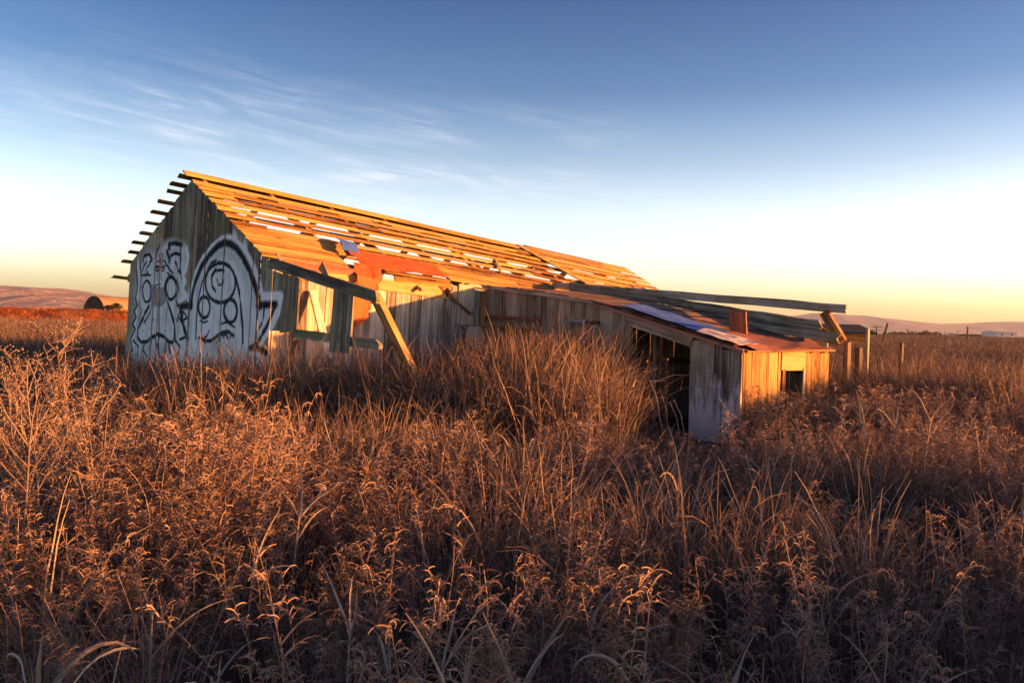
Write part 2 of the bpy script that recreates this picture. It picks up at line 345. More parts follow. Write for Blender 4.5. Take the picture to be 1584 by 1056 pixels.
blk = [  # black strokes: points, half width m
 (z2((92, 605), (105, 500), (130, 410), (180, 285), (240, 190), (310, 112), (370, 82), (420, 95), (470, 130), (530, 215), (580, 315), (620, 430), (642, 520), (655, 605)), .05),
 (z2((640, 592), (720, 590), (800, 588)), .045), (z2((800, 585), (755, 690), (700, 800), (620, 918), (578, 943)), .032), (z2((578, 940), (650, 948), (722, 985)), .035),
 (z2((100, 592), (10, 606)), .045), (z2((8, 606), (20, 700), (40, 800), (65, 865)), .03),
 (z2((138, 870), (143, 720), (155, 560), (185, 420), (222, 320)), .018), (z2((462, 370), (488, 480), (508, 600), (520, 760), (522, 900)), .024),
 (ell(z2, 335, 410, 125, 162), .026), (z2((295, 480), (268, 440), (262, 370), (290, 312), (355, 305), (362, 320)), .02), (z2((318, 432), (348, 420), (362, 385)), .014), (z2((305, 380), (318, 420)), .01),
 (ell(z2, 205, 610, 45, 86), .026), (ell(z2, 418, 640, 54, 95), .026),
 (z2((172, 718), (200, 734), (232, 722)), .014), (z2((163, 858), (215, 885), (258, 882), (300, 850), (350, 815), (400, 808), (445, 842)), .026), (z2((242, 800), (228, 840), (200, 862)), .015),
 (z2((340, 745), (385, 730), (450, 770)), .014), (z2((330, 880), (345, 840), (385, 830)), .014), (z2((400, 870), (390, 830)), .012),
 # left face
 (z1((275, 270), (288, 400), (288, 450), (272, 540), (288, 592), (258, 642), (278, 692), (243, 742), (270, 785), (228, 872), (250, 965)), .02),
 (z1((300, 250), (318, 330), (320, 400), (310, 480)), .016),
 (ell(z1, 368, 480, 35, 88), .02), (ell(z1, 562, 455, 43, 92), .026), (ell(z1, 562, 455, 47, 96, 170, 330), .03),
 (z1((465, 450), (465, 850)), .022), (z1((385, 600), (335, 700), (292, 790), (287, 850), (320, 893), (370, 890), (410, 852), (452, 828), (500, 845), (540, 885), (575, 900), (597, 850), (590, 750), (562, 640), (530, 565)), .028),
 (z1((405, 880), (392, 960)), .018), (z1((430, 860), (452, 945), (468, 850)), .018), (z1((462, 900), (466, 1000), (490, 1032), (512, 985), (522, 890)), .02), (z1((540, 900), (560, 980)), .018),
 (z1((335, 235), (345, 190), (390, 178), (412, 220), (395, 240)), .024), (z1((330, 320), (345, 270), (370, 230)), .018), (z1((318, 348), (400, 348)), .016),
 (z1((545, 240), (560, 190), (600, 170), (640, 180), (645, 230)), .024), (z1((600, 240), (620, 300), (640, 330)), .02), (z1((645, 120), (640, 300), (652, 380)), .02),
 (z1((545, 130), (545, 95), (600, 88), (650, 102)), .034), (z1((530, 150), (550, 230)), .03),
 (ell(z1, 480, 195, 14, 28), .014), (ell(z1, 456, 255, 16, 24), .014), (ell(z1, 508, 255, 16, 24), .014), (ell(z1, 450, 298, 16, 14), .014), (ell(z1, 495, 300, 16, 14), .014), (z1((480, 225), (480, 300)), .012),
 (z1((455, 330), (452, 392)), .012), (z1((480, 330), (484, 390)), .012), (z1((440, 428), (478, 420)), .014), (z1((415, 470), (440, 440)), .012), (z1((520, 540), (520, 480), (500, 445)), .012),
 (z1((615, 720), (640, 640), (630, 590)), .022), (z1((640, 700), (680, 790), (700, 860)), .026), (z1((660, 690), (665, 650), (640, 640)), .018), (z1((640, 870), (690, 850)), .022),
 (z1((470, 100), (450, 150), (440, 215)), .018), (z1((330, 440), (345, 560)), .014), (z1((530, 330), (560, 350)), .012),
]
spots = [(z1((350, 715))[0], .02), (z1((420, 710))[0], .022), (z1((492, 708))[0], .018), (z1((390, 785))[0], .02), (z1((512, 800))[0], .016), (z1((345, 800))[0], .014)]
greyfill = [(ell(z1, 465, 525, 62, 82), .62), (z1((400, 420), (440, 430), (420, 560), (385, 580), (390, 480)), .5)]
smudge = [(z2((150, 480), (210, 330), (290, 200), (370, 150), (450, 190), (520, 300), (570, 420), (600, 560)), .09, .45), (z2((560, 640), (570, 780), (600, 880)), .10, .3), (z2((170, 900), (300, 930), (430, 900)), .10, .45), (z2((60, 660), (90, 800)), .07, .35),
 (z1((320, 420), (310, 560), (300, 700), (270, 850)), .07, .4), (z1((600, 300), (625, 480), (600, 620), (630, 800)), .08, .42), (z1((420, 150), (520, 200), (620, 150)), .10, .4), (z1((330, 920), (460, 960), (580, 930)), .09, .5), (z1((400, 440), (430, 600)), .05, .5), (z1((500, 600), (560, 780)), .06, .3), (z2((250, 560), (300, 690), (330, 780)), .05, .25), (z2((330, 300), (400, 360), (420, 470)), .05, .22)]
blk += [(z1((300, 560), (322, 640), (300, 720)), .016), (z1((395, 250), (370, 300), (380, 340)), .018), (z1((520, 250), (548, 300), (580, 330)), .018), (z1((610, 380), (625, 460), (600, 540), (620, 600)), .02), (z1((420, 560), (400, 640), (350, 740)), .016), (z1((350, 900), (340, 960), (370, 1010)), .018), (z1((600, 880), (640, 930), (620, 1000)), .02), (z1((250, 880), (300, 930), (290, 1000)), .02), (z1((655, 720), (690, 700)), .018),
 (z2((360, 860), (372, 822), (392, 862)), .014), (z2((415, 865), (420, 830)), .014), (z2((300, 900), (320, 870)), .014), (z2((230, 300), (260, 250), (300, 225)), .016), (z2((262, 350), (300, 290)), .014), (z2((700, 620), (690, 700), (650, 780)), .016), (z2((30, 640), (70, 700)), .014)]
def seg_dist(P, pts):
    d = np.full(len(P), 1e9)
    for a, b in zip(pts[:-1], pts[1:]):
        a = np.array(a); b = np.array(b); ab = b-a; t = np.clip(((P-a)@ab)/(ab@ab+1e-12), 0, 1)
        d = np.minimum(d, np.hypot(*(P-a-t[:, None]*ab).T))
    return d
def inside(P, poly):
    x, y = P.T; r = np.zeros(len(P), bool); n = len(poly)
    for i in range(n):
        (x1, y1), (x2, y2) = poly[i], poly[(i+1) % n]
        if y1 == y2: continue
        r ^= ((y1 > y) != (y2 > y)) & (x < (x2-x1)*(y-y1)/(y2-y1)+x1)
    return r
def sm(a, b, x): t = np.clip((x-a)/(b-a), 0, 1); return t*t*(3-2*t)
def paint(P):
    wn = vnoise(P[:, 0]*6, P[:, 1]*4, 8)*.5+vnoise(P[:, 0]*17, P[:, 1]*9, 2)*.5
    w_ = np.zeros(len(P)); k_ = np.zeros(len(P))
    for poly, s in fills:
        d = seg_dist(P, poly+poly[:1]); ins = inside(P, poly); w_ = np.maximum(w_, s*(.60+.42*wn+.34*vnoise(P[:, 0]*34, P[:, 1]*2.2, 4))*np.where(ins, .6+.4*sm(0, .1, d), .6*(1-sm(0, .09, d))))
    for pts, hw in white: w_ = np.maximum(w_, 1.5*(1-sm(hw*.6, hw*2.4, seg_dist(P, pts))))
    for pts, hw, st_ in smudge: k_ = np.maximum(k_, st_*.62*(.4+.8*wn)*(1-sm(hw*.2, hw*1.6, seg_dist(P, pts))))
    for poly, s in greyfill: k_ = np.maximum(k_, s*inside(P, poly))
    for pts, hw in blk: k_ = np.maximum(k_, 1-sm(hw*.6, hw*1.75, seg_dist(P, pts)+.012*(wn-.5)))
    for p, r in spots: k_ = np.maximum(k_, 1-sm(r*.5, r*1.3, np.hypot(*(P-np.array(p)).T)))
    return np.stack([w_, k_, 0*w_, 1+0*w_], 1)

# --- gable wall: framing behind, siding planks in front
def framing(name, parent, members, mat):
    V, Fc = [], []
    for P0, P1, wd, a, b in members:
        ax = unit(np.asarray(P1)-P0); az = unit(np.cross(ax, wd)); ay = np.cross(az, ax); o = len(V)
        for P in (P0, P1):
            for i, j in ((-1, -1), (1, -1), (1, 1), (-1, 1)): V.append(np.asarray(P)+ay*a/2*i+az*b/2*j)
        Fc += [(o, o+3, o+2, o+1), (o+4, o+5, o+6, o+7)]+[(o+i, o+(i+1) % 4, o+4+(i+1) % 4, o+4+i) for i in range(4)]
    return link(name, V, Fc, mat, parent, [(v[0]+v[1], v[2]) for v in V])
mem = [(Wp(.075, c, HB), Wp(.075, c, hroof(c)-.06), Bv, .09, .09) for c in (CB+.06, -4.0, CR, -1.4, -.06)]
mem += [(Wp(.075, CB+.02, h), Wp(.075, -.02, h), Vv, .09, .06) for h in (-.9, .1, .72)]
gw = framing('gable_wall', barn, mem, 'wood_dark')
joints = [CB]
jx = [218, 229, 241.5, 248, 262, 275, 283, 297, 302, 318, 336, 346, 357, 376.5, 393.5, 403, 413]
joints += [gab(x, 440)[0] for x in jx]+[.03]
def painted_plank(parent, i, ca2, cb2, lo, topf, s0=0.0):
    off = s0+rnd.uniform(-.012, .008); nx = max(3, int((cb2-ca2)/.0125))
    rows = [r for r in [lo]+list(np.arange(max(lo+.02, -1.05), 1.62, .013)) if r < min(topf(ca2), topf(cb2))-.12]
    raggy = rnd.uniform(-.05, .0); V, UV, PP = [], [], []; ou = rnd.random()*30; cup = rnd.uniform(-.012, .012)
    cs = np.linspace(ca2, cb2, nx+1); cen, hwid = (ca2+cb2)/2, (cb2-ca2)/2
    def add(c, h): V.append(Wp(off-.024+cup*((c-cen)/hwid)**2, c, h)); UV.append((h+ou, c)); PP.append((c, h))
    for h in rows:
        for c in cs: add(c, h)
    for c in cs: add(c, topf(c)-.035+raggy+rnd.uniform(-.012, .012))
    nr = len(rows)+1; nb = len(V)
    for j in (0, nr-1):
        for k in (0, nx):
            v = j*(nx+1)+k; V.append(V[v]+Av*.024); UV.append(UV[v]); PP.append(PP[v])
    Fc = [(j*(nx+1)+k, j*(nx+1)+k+1, (j+1)*(nx+1)+k+1, (j+1)*(nx+1)+k) for j in range(nr-1) for k in range(nx)]
    bl, br, tl, tr = nb, nb+1, nb+2, nb+3
    Fc += [tuple([bl, tl]+[j*(nx+1) for j in range(nr-1, -1, -1)]), tuple([tr, br]+[j*(nx+1)+nx for j in range(nr)]), (br, tr, tl, bl), tuple([tl, tr]+[(nr-1)*(nx+1)+k for k in range(nx, -1, -1)])]
    at_ = paint(np.array(PP)); at_[:, 0] *= rnd.uniform(.92, 1.1)
    return link('plank', V, Fc, 'wood_gable', parent, UV, attr=at_)
for i, (ca, cb) in enumerate(zip(joints[:-1], joints[1:])):
    g = rnd.choice((.012, .016, .022)); painted_plank(gw, i, ca+g/2, cb-g/2, HB, hroof)
# far gable and back wall
fg = framing('far_gable_wall', barn, [(Wp(10.9, CB, .6), Wp(10.9, 0, .6), Vv, .1, .08), (Wp(10.9, CR, -1.5), Wp(10.9, CR, 2.1), Bv, .09, .09)], 'wood_dark')
c = CB
while c < -.1:
    wd = rnd.uniform(.26, .36); cm = min(c+wd/2, -.12)
    board('plank', fg, 'wood_wall', Wp(10.96, cm, -1.3), Wp(10.96, cm, hroof(cm)-.12), Bv, wd-.012, .024); c += wd
bw = framing('back_wall', barn, [(Wp(.1, CB+.06, h), Wp(10.9, CB+.06, h), Vv, .1, .08) for h in (-.6, .35, .95)], 'wood_dark')
s = .02
while s < 10.9:
    wd = rnd.uniform(.26, .36); sm_ = s+wd/2
    board('plank', bw, 'wood_wall', Wp(sm_, CB-.005, HB+.3*s/11), Wp(sm_, CB-.005, .95), Av, wd-.01, .024); s += wd
# long front wall
fw = framing('front_wall', barn, [(Wp(.12, -.055, h), Wp(10.9, -.055, h), Vv, .1, .07) for h in (-.7, .2)]+[(Wp(s_, -.055, HB), Wp(s_, -.055, .72), Av, .09, .09) for s_ in (.1, 2.0, 4.0, 6.0, 8, 10.8)], 'wood_dark')
fj = [.0, .27, .52, .8, 1.08, 1.30, 1.56, 1.85, 2.03, 2.30, 2.52, 2.70, 2.98, 3.12, 3.28, 3.50, 3.74, 3.97]
s = fj[-1]
while s < 10.7: s += rnd.uniform(.26, .36); fj.append(s)
for a, b in zip(fj[:-1], fj[1:]):
    mid = (a+b)/2; top = .82 if a < 3 else .88
    board('plank', fw, 'wood_wall', Wp(mid, rnd.uniform(-.006, .006), HB+.05), Wp(mid, rnd.uniform(-.004, .008), top), Av, b-a-rnd.choice((.006, .01, .014)), .024, rag=(0, .015))
board('top_plate', fw, 'wood_pale', Wp(.30, .03, .72), Wp(3.05, .03, .75), Vv, .17, .03, rag=(.02, .03))
board('fascia', fw, 'wood_red', Wp(.06, .05, .82), Wp(1.35, .05, .845), Vv, .09, .02, rag=(.02, .06), segs=6, jit=.012)
board('fascia', fw, 'wood_roof', Wp(1.95, .05, .855), Wp(3.1, .05, .875), Vv, .07, .02, rag=(.03, .05), segs=5, jit=.01)
board('patch_board', fw, 'wood_wall', Wp(3.66, .028, -.9), Wp(3.66, .028, .27), Av, .36, .022, rag=(0, .006))
board('patch_board', fw, 'wood_mossy', Wp(3.42, .026, .30), Wp(3.42, .026, .95), Av, .34, .022, rag=(.02, .02))
board('batten', fw, 'wood_pale', Wp(3.83, .035, .22), Wp(3.80, .035, .88), Av, .13, .025, rag=(.02, .01))
board('cleat', fw, 'wood_pale', Wp(3.24, .05, .0), Wp(3.60, .05, .05), Vv, .07, .03, rag=(.03, .02))
board('cleat', fw, 'wood_pale', Wp(3.02, .06, .70), Wp(3.02, .06, .80), Av, .07, .05)

# --- roof: rafters, then each sheathing board
roof = framing('roof', barn, [(Wp(-.0, CR, HR-.10), Wp(10.95, CR, HR-.10), Vv, .14, .03)], 'wood_dark')
ds = [.12]+[.12+1.16*i for i in range(1, 11)]
for i, s_ in enumerate(ds):
    if s_ > 10.95: break
    up = -.062 if s_ < 7.4 else -.03
    board('rafter', roof, 'wood_pale', rs(s_, CR+.02, up), rs(s_, -.28 if s_ > 1.4 else -.12, up), nF, .11, .045, segs=1)
    board('rafter', roof, 'wood_pale', rs(s_, CR-.02, up), rs(s_, CB-.45, up), nBk, .11, .045, segs=1)
def course(cc, width, s0, s1, mat, lift=.0, dh=0.0, slope=(0, 0), skip=()):
    """one line of roof boards from s0 to s1, butted end to end"""
    cuts = [s0]; s_ = s0
    while s_ < s1-3.4: s_ += rnd.uniform(2.2, 4.2); cuts.append(s_)
    cuts.append(s1)
    for a, b in zip(cuts[:-1], cuts[1:]):
        nn, tt = (nF, tF) if cc > CR else (nBk, tB); dcy = rnd.uniform(-.004, .004)
        up = .0125+lift+rnd.uniform(0, .004)
        board('roof_board', roof, mat if rnd.random() > .16 else 'wood_pale', rs(a+.004, cc+dcy, up)+Vv*dh, rs(b-.004, cc+dcy+rnd.uniform(-.004, .004), up)+Vv*dh, tt, width+rnd.uniform(-.016, .010), .017, rag=(.02, .02), segs=max(3, int((b-a)/.6)), bow=rnd.uniform(-.006, .01), jit=.004)
board('ridge_board', roof, 'wood_roof', rs(-.19, CR+.07, .03), rs(3.9, CR+.07, .03), tF, .17, .024, rag=(.01, .01), segs=5)
board('ridge_board', roof, 'wood_roof', rs(3.91, CR+.07, .028), rs(7.35, CR+.07, .03), tF, .17, .024, rag=(.01, .01), segs=5, bow=.01)
front = [-2.385, -2.155, -1.93, -1.70, -1.465, -1.23, -.99]
st = [-.18, -.16, -.15, -.13, -.15, -.14, -.15]
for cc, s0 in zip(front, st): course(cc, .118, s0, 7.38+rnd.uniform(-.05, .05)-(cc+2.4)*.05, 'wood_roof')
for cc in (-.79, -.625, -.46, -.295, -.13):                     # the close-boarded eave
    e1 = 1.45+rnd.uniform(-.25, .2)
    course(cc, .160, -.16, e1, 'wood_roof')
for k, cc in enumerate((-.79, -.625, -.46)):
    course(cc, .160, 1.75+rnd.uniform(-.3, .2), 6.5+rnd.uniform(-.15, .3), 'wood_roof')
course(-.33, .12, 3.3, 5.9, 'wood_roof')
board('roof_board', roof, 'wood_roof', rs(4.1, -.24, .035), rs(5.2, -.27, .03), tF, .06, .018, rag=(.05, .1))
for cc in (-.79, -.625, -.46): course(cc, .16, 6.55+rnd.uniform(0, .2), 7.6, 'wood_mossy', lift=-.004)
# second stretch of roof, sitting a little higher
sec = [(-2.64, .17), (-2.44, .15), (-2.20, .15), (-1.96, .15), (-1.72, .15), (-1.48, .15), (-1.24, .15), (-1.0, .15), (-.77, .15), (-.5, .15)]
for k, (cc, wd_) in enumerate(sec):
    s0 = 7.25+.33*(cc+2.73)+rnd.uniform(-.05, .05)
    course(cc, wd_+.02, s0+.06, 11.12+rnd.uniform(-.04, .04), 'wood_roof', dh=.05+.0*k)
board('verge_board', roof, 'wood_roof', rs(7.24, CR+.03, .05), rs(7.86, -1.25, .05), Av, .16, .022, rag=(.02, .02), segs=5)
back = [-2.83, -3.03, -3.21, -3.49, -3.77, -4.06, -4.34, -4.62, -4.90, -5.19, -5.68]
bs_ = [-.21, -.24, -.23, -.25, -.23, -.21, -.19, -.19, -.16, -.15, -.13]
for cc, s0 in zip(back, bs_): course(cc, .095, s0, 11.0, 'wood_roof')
# three stub boards crossing the first two courses under the ridge end
for cc in front[1:]:                                               # doubled board ends at the verge
    board('roof_board', roof, 'wood_roof', rs(-.19+rnd.uniform(-.02, .02), cc+.012, .036), rs(.34+rnd.uniform(-.05, .05), cc+.012, .038), tF, .12, .018, rag=(.01, .03))
board('batten_block', roof, 'wood_roof', rs(4.62, -2.0, -.02), rs(4.62, -1.0, -.02), Av, .09, .02)

# --- open lean-to frame carrying on the gable plane
leanto = framing('lean_to_frame', barn, [(Wp(-.02, .13, .84), Wp(-.02, .36, .76), Vv, .05, .05)], 'wood_mossy')
board('beam', leanto, 'wood_beam', Wp(-.075, .02, .80), Wp(-.075, 2.50, .325), Vv, .135, .05, rag=(.02, .02), segs=6, jit=.006, slant=(0, -.35))
for ca, cb, lo in ((.036, .30, -.10), (.305, .50, -.12), (.505, .735, -.11)):
    painted_plank(leanto, 3, ca+.004, cb-.004, lo, lambda c_: .79-.19*c_, -.02)
board('plank', leanto, 'wood_mossy', Wp(-.05, 1.76, -.33), Wp(-.035, 1.76, .50), Bv, .43, .024, rag=(.02, .01))
board('rail', leanto, 'wood_beam', Wp(-.01, .66, -.12), Wp(-.01, 2.50, -.20), Vv, .11, .05, rag=(.01, .09), segs=5, jit=.006)
board('post', leanto, 'wood_pale', Wp(-.05, 2.40, .36), Wp(.40, 2.70, -.60), Bv, .14, .07, rag=(.01, .02), segs=4)
board('post', leanto, 'wood_mossy', Wp(.39, 2.70, -.55), Wp(.60, 2.82, -1.36), Bv, .19, .09, rag=(.05, 0), segs=3)
board('splinter', leanto, 'wood_pale', Wp(-.02, 1.18, .74), Wp(-.06, 1.55, .46), Bv, .12, .012, taper=.08, segs=3)
board('splinter', leanto, 'wood_red', Wp(-.05, .16, .93), Wp(-.06, .30, .76), Av, .06, .012, taper=.3)
board('rafter_tail', leanto, 'wood_pale', rs(2.35, -.5, -.06), Wp(2.40, .16, .72), nF, .05, .035)
board('rafter_tail', leanto, 'wood_pale', rs(2.95, -.5, -.06), Wp(3.0, .14, .76), nF, .05, .035)
# --- lean-to shed at the far end (upright walls)
S1, S2 = 3.9, 6.38
def An(s_, c_, z): p = C0+s_*Av+c_*Bv; return np.array([p[0], p[1], z])
Ah = unit([Av[0], Av[1], 0])
def ztop(c_): return 2.10-.0405*c_-.0285*c_*c_ if c_ < 2.85 else 1.755-(c_-2.85)*.262
def zr(s_, c_): return ztop(c_)+(s_-S1)*(.0 if c_ < 0 else -.0)
ew = framing('shed_end_wall', barn, [(An(S1+.07, .1, 1.55), An(S1+.07, 2.98, 1.45), ZUP, .08, .07), (An(S1+.07, .1, .5), An(S1+.07, 2.98, .5), ZUP, .08, .07), (An(S1+.07, 4.72, 0), An(S1+.07, 4.72, 1.2), Bv, .08, .08), (An(S1+.07, 4.1, 0), An(S1+.07, 4.1, 1.28), Bv, .07, .08)], 'wood_dark')
cj = [.0, .30, .53, .80, 1.13, 1.42, 1.66, 1.93, 2.20, 2.46, 2.73, 2.99]
for a, b in zip(cj[:-1], cj[1:]):
    cm = (a+b)/2; lo = -.05
    hole = .5 < cm < 1.12
    if hole:
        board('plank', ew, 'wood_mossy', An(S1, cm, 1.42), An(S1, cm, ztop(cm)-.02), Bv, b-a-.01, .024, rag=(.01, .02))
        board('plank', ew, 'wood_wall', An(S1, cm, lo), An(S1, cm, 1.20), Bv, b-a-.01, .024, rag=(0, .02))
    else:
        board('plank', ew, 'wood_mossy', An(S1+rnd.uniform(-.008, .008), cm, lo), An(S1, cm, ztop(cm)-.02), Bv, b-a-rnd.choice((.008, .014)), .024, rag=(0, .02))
board('ledge', ew, 'wood_beam', An(S1-.06, .02, 1.515), An(S1-.06, 1.22, 1.475), ZUP, .10, .09, segs=4)
board('flashing', ew, 'metal_rust', An(S1-.03, .04, 1.60), An(S1-.03, 1.30, 1.575), ZUP, .06, .012, segs=4, jit=.008, rag=(.02, .04))
board('jamb', ew, 'wood_mossy', An(S1-.02, 3.03, -.05), An(S1-.02, 3.03, 1.58), Bv, .075, .06)
board('header', ew, 'wood_mossy', An(S1-.03, 2.96, 1.60), An(S1-.03, 4.07, 1.315), ZUP, .13, .035, segs=4, rag=(.01, .01))
for a, b in ((4.04, 4.40), (4.405, 4.52), (4.525, 4.80)):
    cm = (a+b)/2; board('plank', ew, 'wood_whitewash', An(S1-(.03 if cm == 4.4625 else 0), cm, -.05), An(S1-.005, cm, ztop(cm)-.045), Bv, b-a-.006, .026, rag=(0, .01))
# sunlit front wall of the shed
sf = framing('shed_front_wall', barn, [(An(S1+.1, 4.72, 1.1), An(S2, 4.72, 1.1), ZUP, .08, .06), (An(S1+.1, 4.72, .35), An(S2, 4.72, .35), ZUP, .07, .06)], 'wood_dark')
fj = [.05, .26, .46, .70, .96, 1.06, 1.40, 1.70, 1.80, 2.02, 2.20, 2.36, 2.52]
for a, b in zip(fj[:-1], fj[1:]):
    sm_ = S1+(a+b)/2; hole = 1.06 <= (a+b)/2 <= 1.70
    top = 1.235-.02*(a+b)/2
    lo = .97 if hole else -.05
    if hole and a > 1.1: continue
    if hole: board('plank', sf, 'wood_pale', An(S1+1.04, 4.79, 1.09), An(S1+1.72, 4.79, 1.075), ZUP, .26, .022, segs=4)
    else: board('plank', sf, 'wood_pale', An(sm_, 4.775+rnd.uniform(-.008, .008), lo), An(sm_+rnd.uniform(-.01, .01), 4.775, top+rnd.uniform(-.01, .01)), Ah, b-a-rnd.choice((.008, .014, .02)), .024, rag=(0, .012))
board('plank', sf, 'wood_pale', An(S1+1.22, 4.775, -.05), An(S1+1.20, 4.775, .62), Ah, .2, .022, rag=(0, .08))
board('splinter', sf, 'wood_pale', An(S1+1.09, 4.80, .30), An(S1+1.10, 4.80, .97), Ah, .07, .02, rag=(.05, .01))
board('splinter', sf, 'wood_mossy', An(S1+1.66, 4.80, .25), An(S1+1.69, 4.80, .98), Ah, .06, .02, rag=(.08, .01), taper=.7)
board('splinter', sf, 'wood_pale', An(S1+1.12, 4.76, .55), An(S1+1.62, 4.74, .42), ZUP, .06, .02, rag=(.05, .05))
# far end wall of the shed with gaps, seen dark through the doorway
fe = framing('shed_back_wall', barn, [(An(S2-.05, .1, 1.0), An(S2-.05, 4.7, .9), ZUP, .08, .06)], 'wood_dark')
c = .0
while c < 4.65:
    wd = rnd.uniform(.22, .34); cm = c+wd/2
    board('plank', fe, 'wood_wall', An(S2, cm, -.05), An(S2+.02, cm, ztop(cm)+.02), Bv, wd-.012, .024, rag=(0, .03)); c += wd
# shed roof: rotten boards with sheet iron along the near edge
sr = framing('shed_roof', barn, [(An(s_, .05, ztop(.05)-.06), An(s_, 4.74, ztop(4.74)-.06), ZUP, .07, .05) for s_ in (S1+.12, S1+1.2, S2-.12)], 'wood_dark')
def apt(s_, c_, up): return An(s_, c_, ztop(c_)+up)
ar = -.05
c = -.02
tA = unit(apt(5, 4.5, 0)-apt(5, 3.0, 0))
while c < 4.7:
    wd = rnd.uniform(.14, .2); cm = c+wd/2
    board('roof_board', sr, rnd.choice(('wood_dark', 'wood_red', 'wood_dark')), apt(S1-.02+rnd.uniform(-.05, .04), cm, .0), apt(S2+.05, cm, .0), tA, wd-.008, .022, rag=(.03, .03), segs=4, jit=.006); c += wd
def sheet(name, parent, mat, P, nu, nv, th=.003, rag=.02, amp=.015, seed=0):
    """P(u, v) -> point; a thin bent sheet with ragged rim"""
    V = []; rr = random.Random(seed)
    for lay in (0, 1):
        for i in range(nu+1):
            for j in range(nv+1):
                u, v = i/nu, j/nv; p = np.array(P(u, v), float)
                e = (i in (0, nu)) or (j in (0, nv))
                r2 = random.Random(seed*997+i*31+j)
                p = p+np.array([r2.uniform(-1, 1)*rag*e, r2.uniform(-1, 1)*rag*e, (vnoise(u*5, v*5, seed)-.5)*amp*2])
                V.append(p-np.array([0, 0, th*lay]))
    n = (nu+1)*(nv+1); k = nv+1; Fc = []
    for i in range(nu):
        for j in range(nv):
            a = i*k+j; Fc.append((a, a+1, a+k+1, a+k)); Fc.append((n+a, n+a+k, n+a+k+1, n+a+1))
    rim = [i*k for i in range(nu+1)]+[nu*k+j for j in range(1, k)]+[i*k+nv for i in range(nu-1, -1, -1)]+[j for j in range(nv-1, 0, -1)]
    for a, b in zip(rim, rim[1:]+rim[:1]): Fc.append((a, a+n, b+n, b))
    return link(name, V, Fc, mat, parent, smooth=False)
sheet('metal_sheet', sr, 'metal_blue', lambda u, v: apt(S1-.06+v*.5, 2.95+1.22*u, .075+.03*v), 10, 4, seed=1)
sheet('metal_sheet', sr, 'metal_pink', lambda u, v: apt(S1-.07+v*.48, 4.16+.62*u, .065+.05*v*(1-u)), 8, 5, amp=.015, seed=2)
sheet('metal_sheet', sr, 'metal_rust', lambda u, v: apt(S1+.10+u*2.35, 4.30+v*.60, .05-.02*v), 14, 5, amp=.035, rag=.04, seed=3)
sheet('metal_sheet', sr, 'metal_rust', lambda u, v: apt(S1-.08+v*.25, 2.3+2.45*u, .028), 14, 3, amp=.01, rag=.015, seed=4)
board('edge_board', sr, 'wood_red', apt(S1-.055, 2.35, -.012), apt(S1-.055, 4.84, -.012), ZUP, .04, .03, segs=6, jit=.006, rag=(.05, .02))
board('edge_board', sr, 'wood_mossy', apt(S1-.05, -.02, .01), apt(S1-.05, 2.5, .01), ZUP, .05, .03, segs=6, jit=.008, rag=(.03, .1))
# window sash, pole and shelf inside the doorway
sash = An(S1+.7, 0, 0)
SS = S1+.55
iw = framing('window_sash', barn, [(An(SS, 2.90, 1.045), An(SS, 3.30, 1.045), ZUP, .045, .04), (An(SS, 2.90, .56), An(SS, 3.30, .56), ZUP, .055, .04), (An(SS, 2.92, .585), An(SS, 2.92, 1.02), Bv, .045, .036), (An(SS, 3.28, .585), An(SS, 3.28, 1.02), Bv, .045, .036), (An(SS, 2.92, -.05), An(SS, 2.92, .53), Bv, .06, .05), (An(SS, 3.28, -.05), An(SS, 3.28, .53), Bv, .05, .05)], 'wood_pale')
board('stud', barn, 'wood_wall', An(SS-.05, 3.12, -.05), An(SS-.05, 3.10, 1.45), Bv, .035, .035)
board('shelf', barn, 'wood_dark', An(S2-.12, 3.95, .95), An(S2-.12, 4.7, .92), ZUP, .05, .2)

# ------------------------------------------------------------------ loose timbers and scraps on and against the barn
def loose(name, label, cat, mat, P0, P1, wd, Wd, T, group=None, **kw):
    o = board(name, None, mat, P0, P1, wd, Wd, T, **kw); return tag(o, label, cat, group)
loose('fallen_timber', 'long thin mossy timber propped highest above the sunken shed roof', 'timber', 'wood_beam', An(S2+.02, -.75, 2.27), An(S2-.02, 5.05, 1.835), ZUP, .125, .06, segs=14, jit=.009, bow=.04, rag=(.02, .015))
loose('fallen_timber', 'thick moss covered beam lying along the back edge of the shed roof', 'timber', 'wood_beam', An(S2-.07, -.22, 2.21), An(S2-.07, 4.64, 1.555), ZUP, .20, .07, segs=16, jit=.013, bow=-.03, rag=(.03, .07))
loose('fallen_timber', 'dark weathered plank under the thick mossy beam on the shed roof', 'timber', 'wood_beam', An(S2-.12, .0, 2.04), An(S2-.12, 4.99, 1.40), ZUP, .14, .05, segs=16, jit=.012, bow=-.02, rag=(.05, .04))
loose('prop_post', 'short slanting sunlit post holding up the end of the thin timber', 'post', 'wood_pale', An(S2-.06, 4.73, 1.79), An(S2+.02, 4.98, 1.36), Bv, .13, .08, segs=2)
loose('prop_brace', 'small sunlit forked splinter beside the slanting prop post', 'splinter', 'wood_pale', An(S2+.03, 4.60, 1.58), An(S2+.0, 4.86, 1.44), ZUP, .035, .03, segs=2)
loose('board_scrap', 'reddish square board scrap standing up on the blue metal sheet', 'board', 'wood_red', An(S1+.55, 4.42, 1.47), An(S1+.42, 4.47, 1.75), Bv, .24, .025, rag=(.01, .015))
loose('slipped_lath', 'thin lath lying crooked across the roof slats', 'lath', 'wood_pale', rs(5.55, -1.62, .045), rs(5.05, -.92, .045), Av, .05, .018)
loose('slipped_lath', 'short lath lying askew at the far low end of the roof slats', 'lath', 'wood_pale', rs(9.6, -1.45, .11), rs(9.75, -.95, .11), Av, .06, .018)
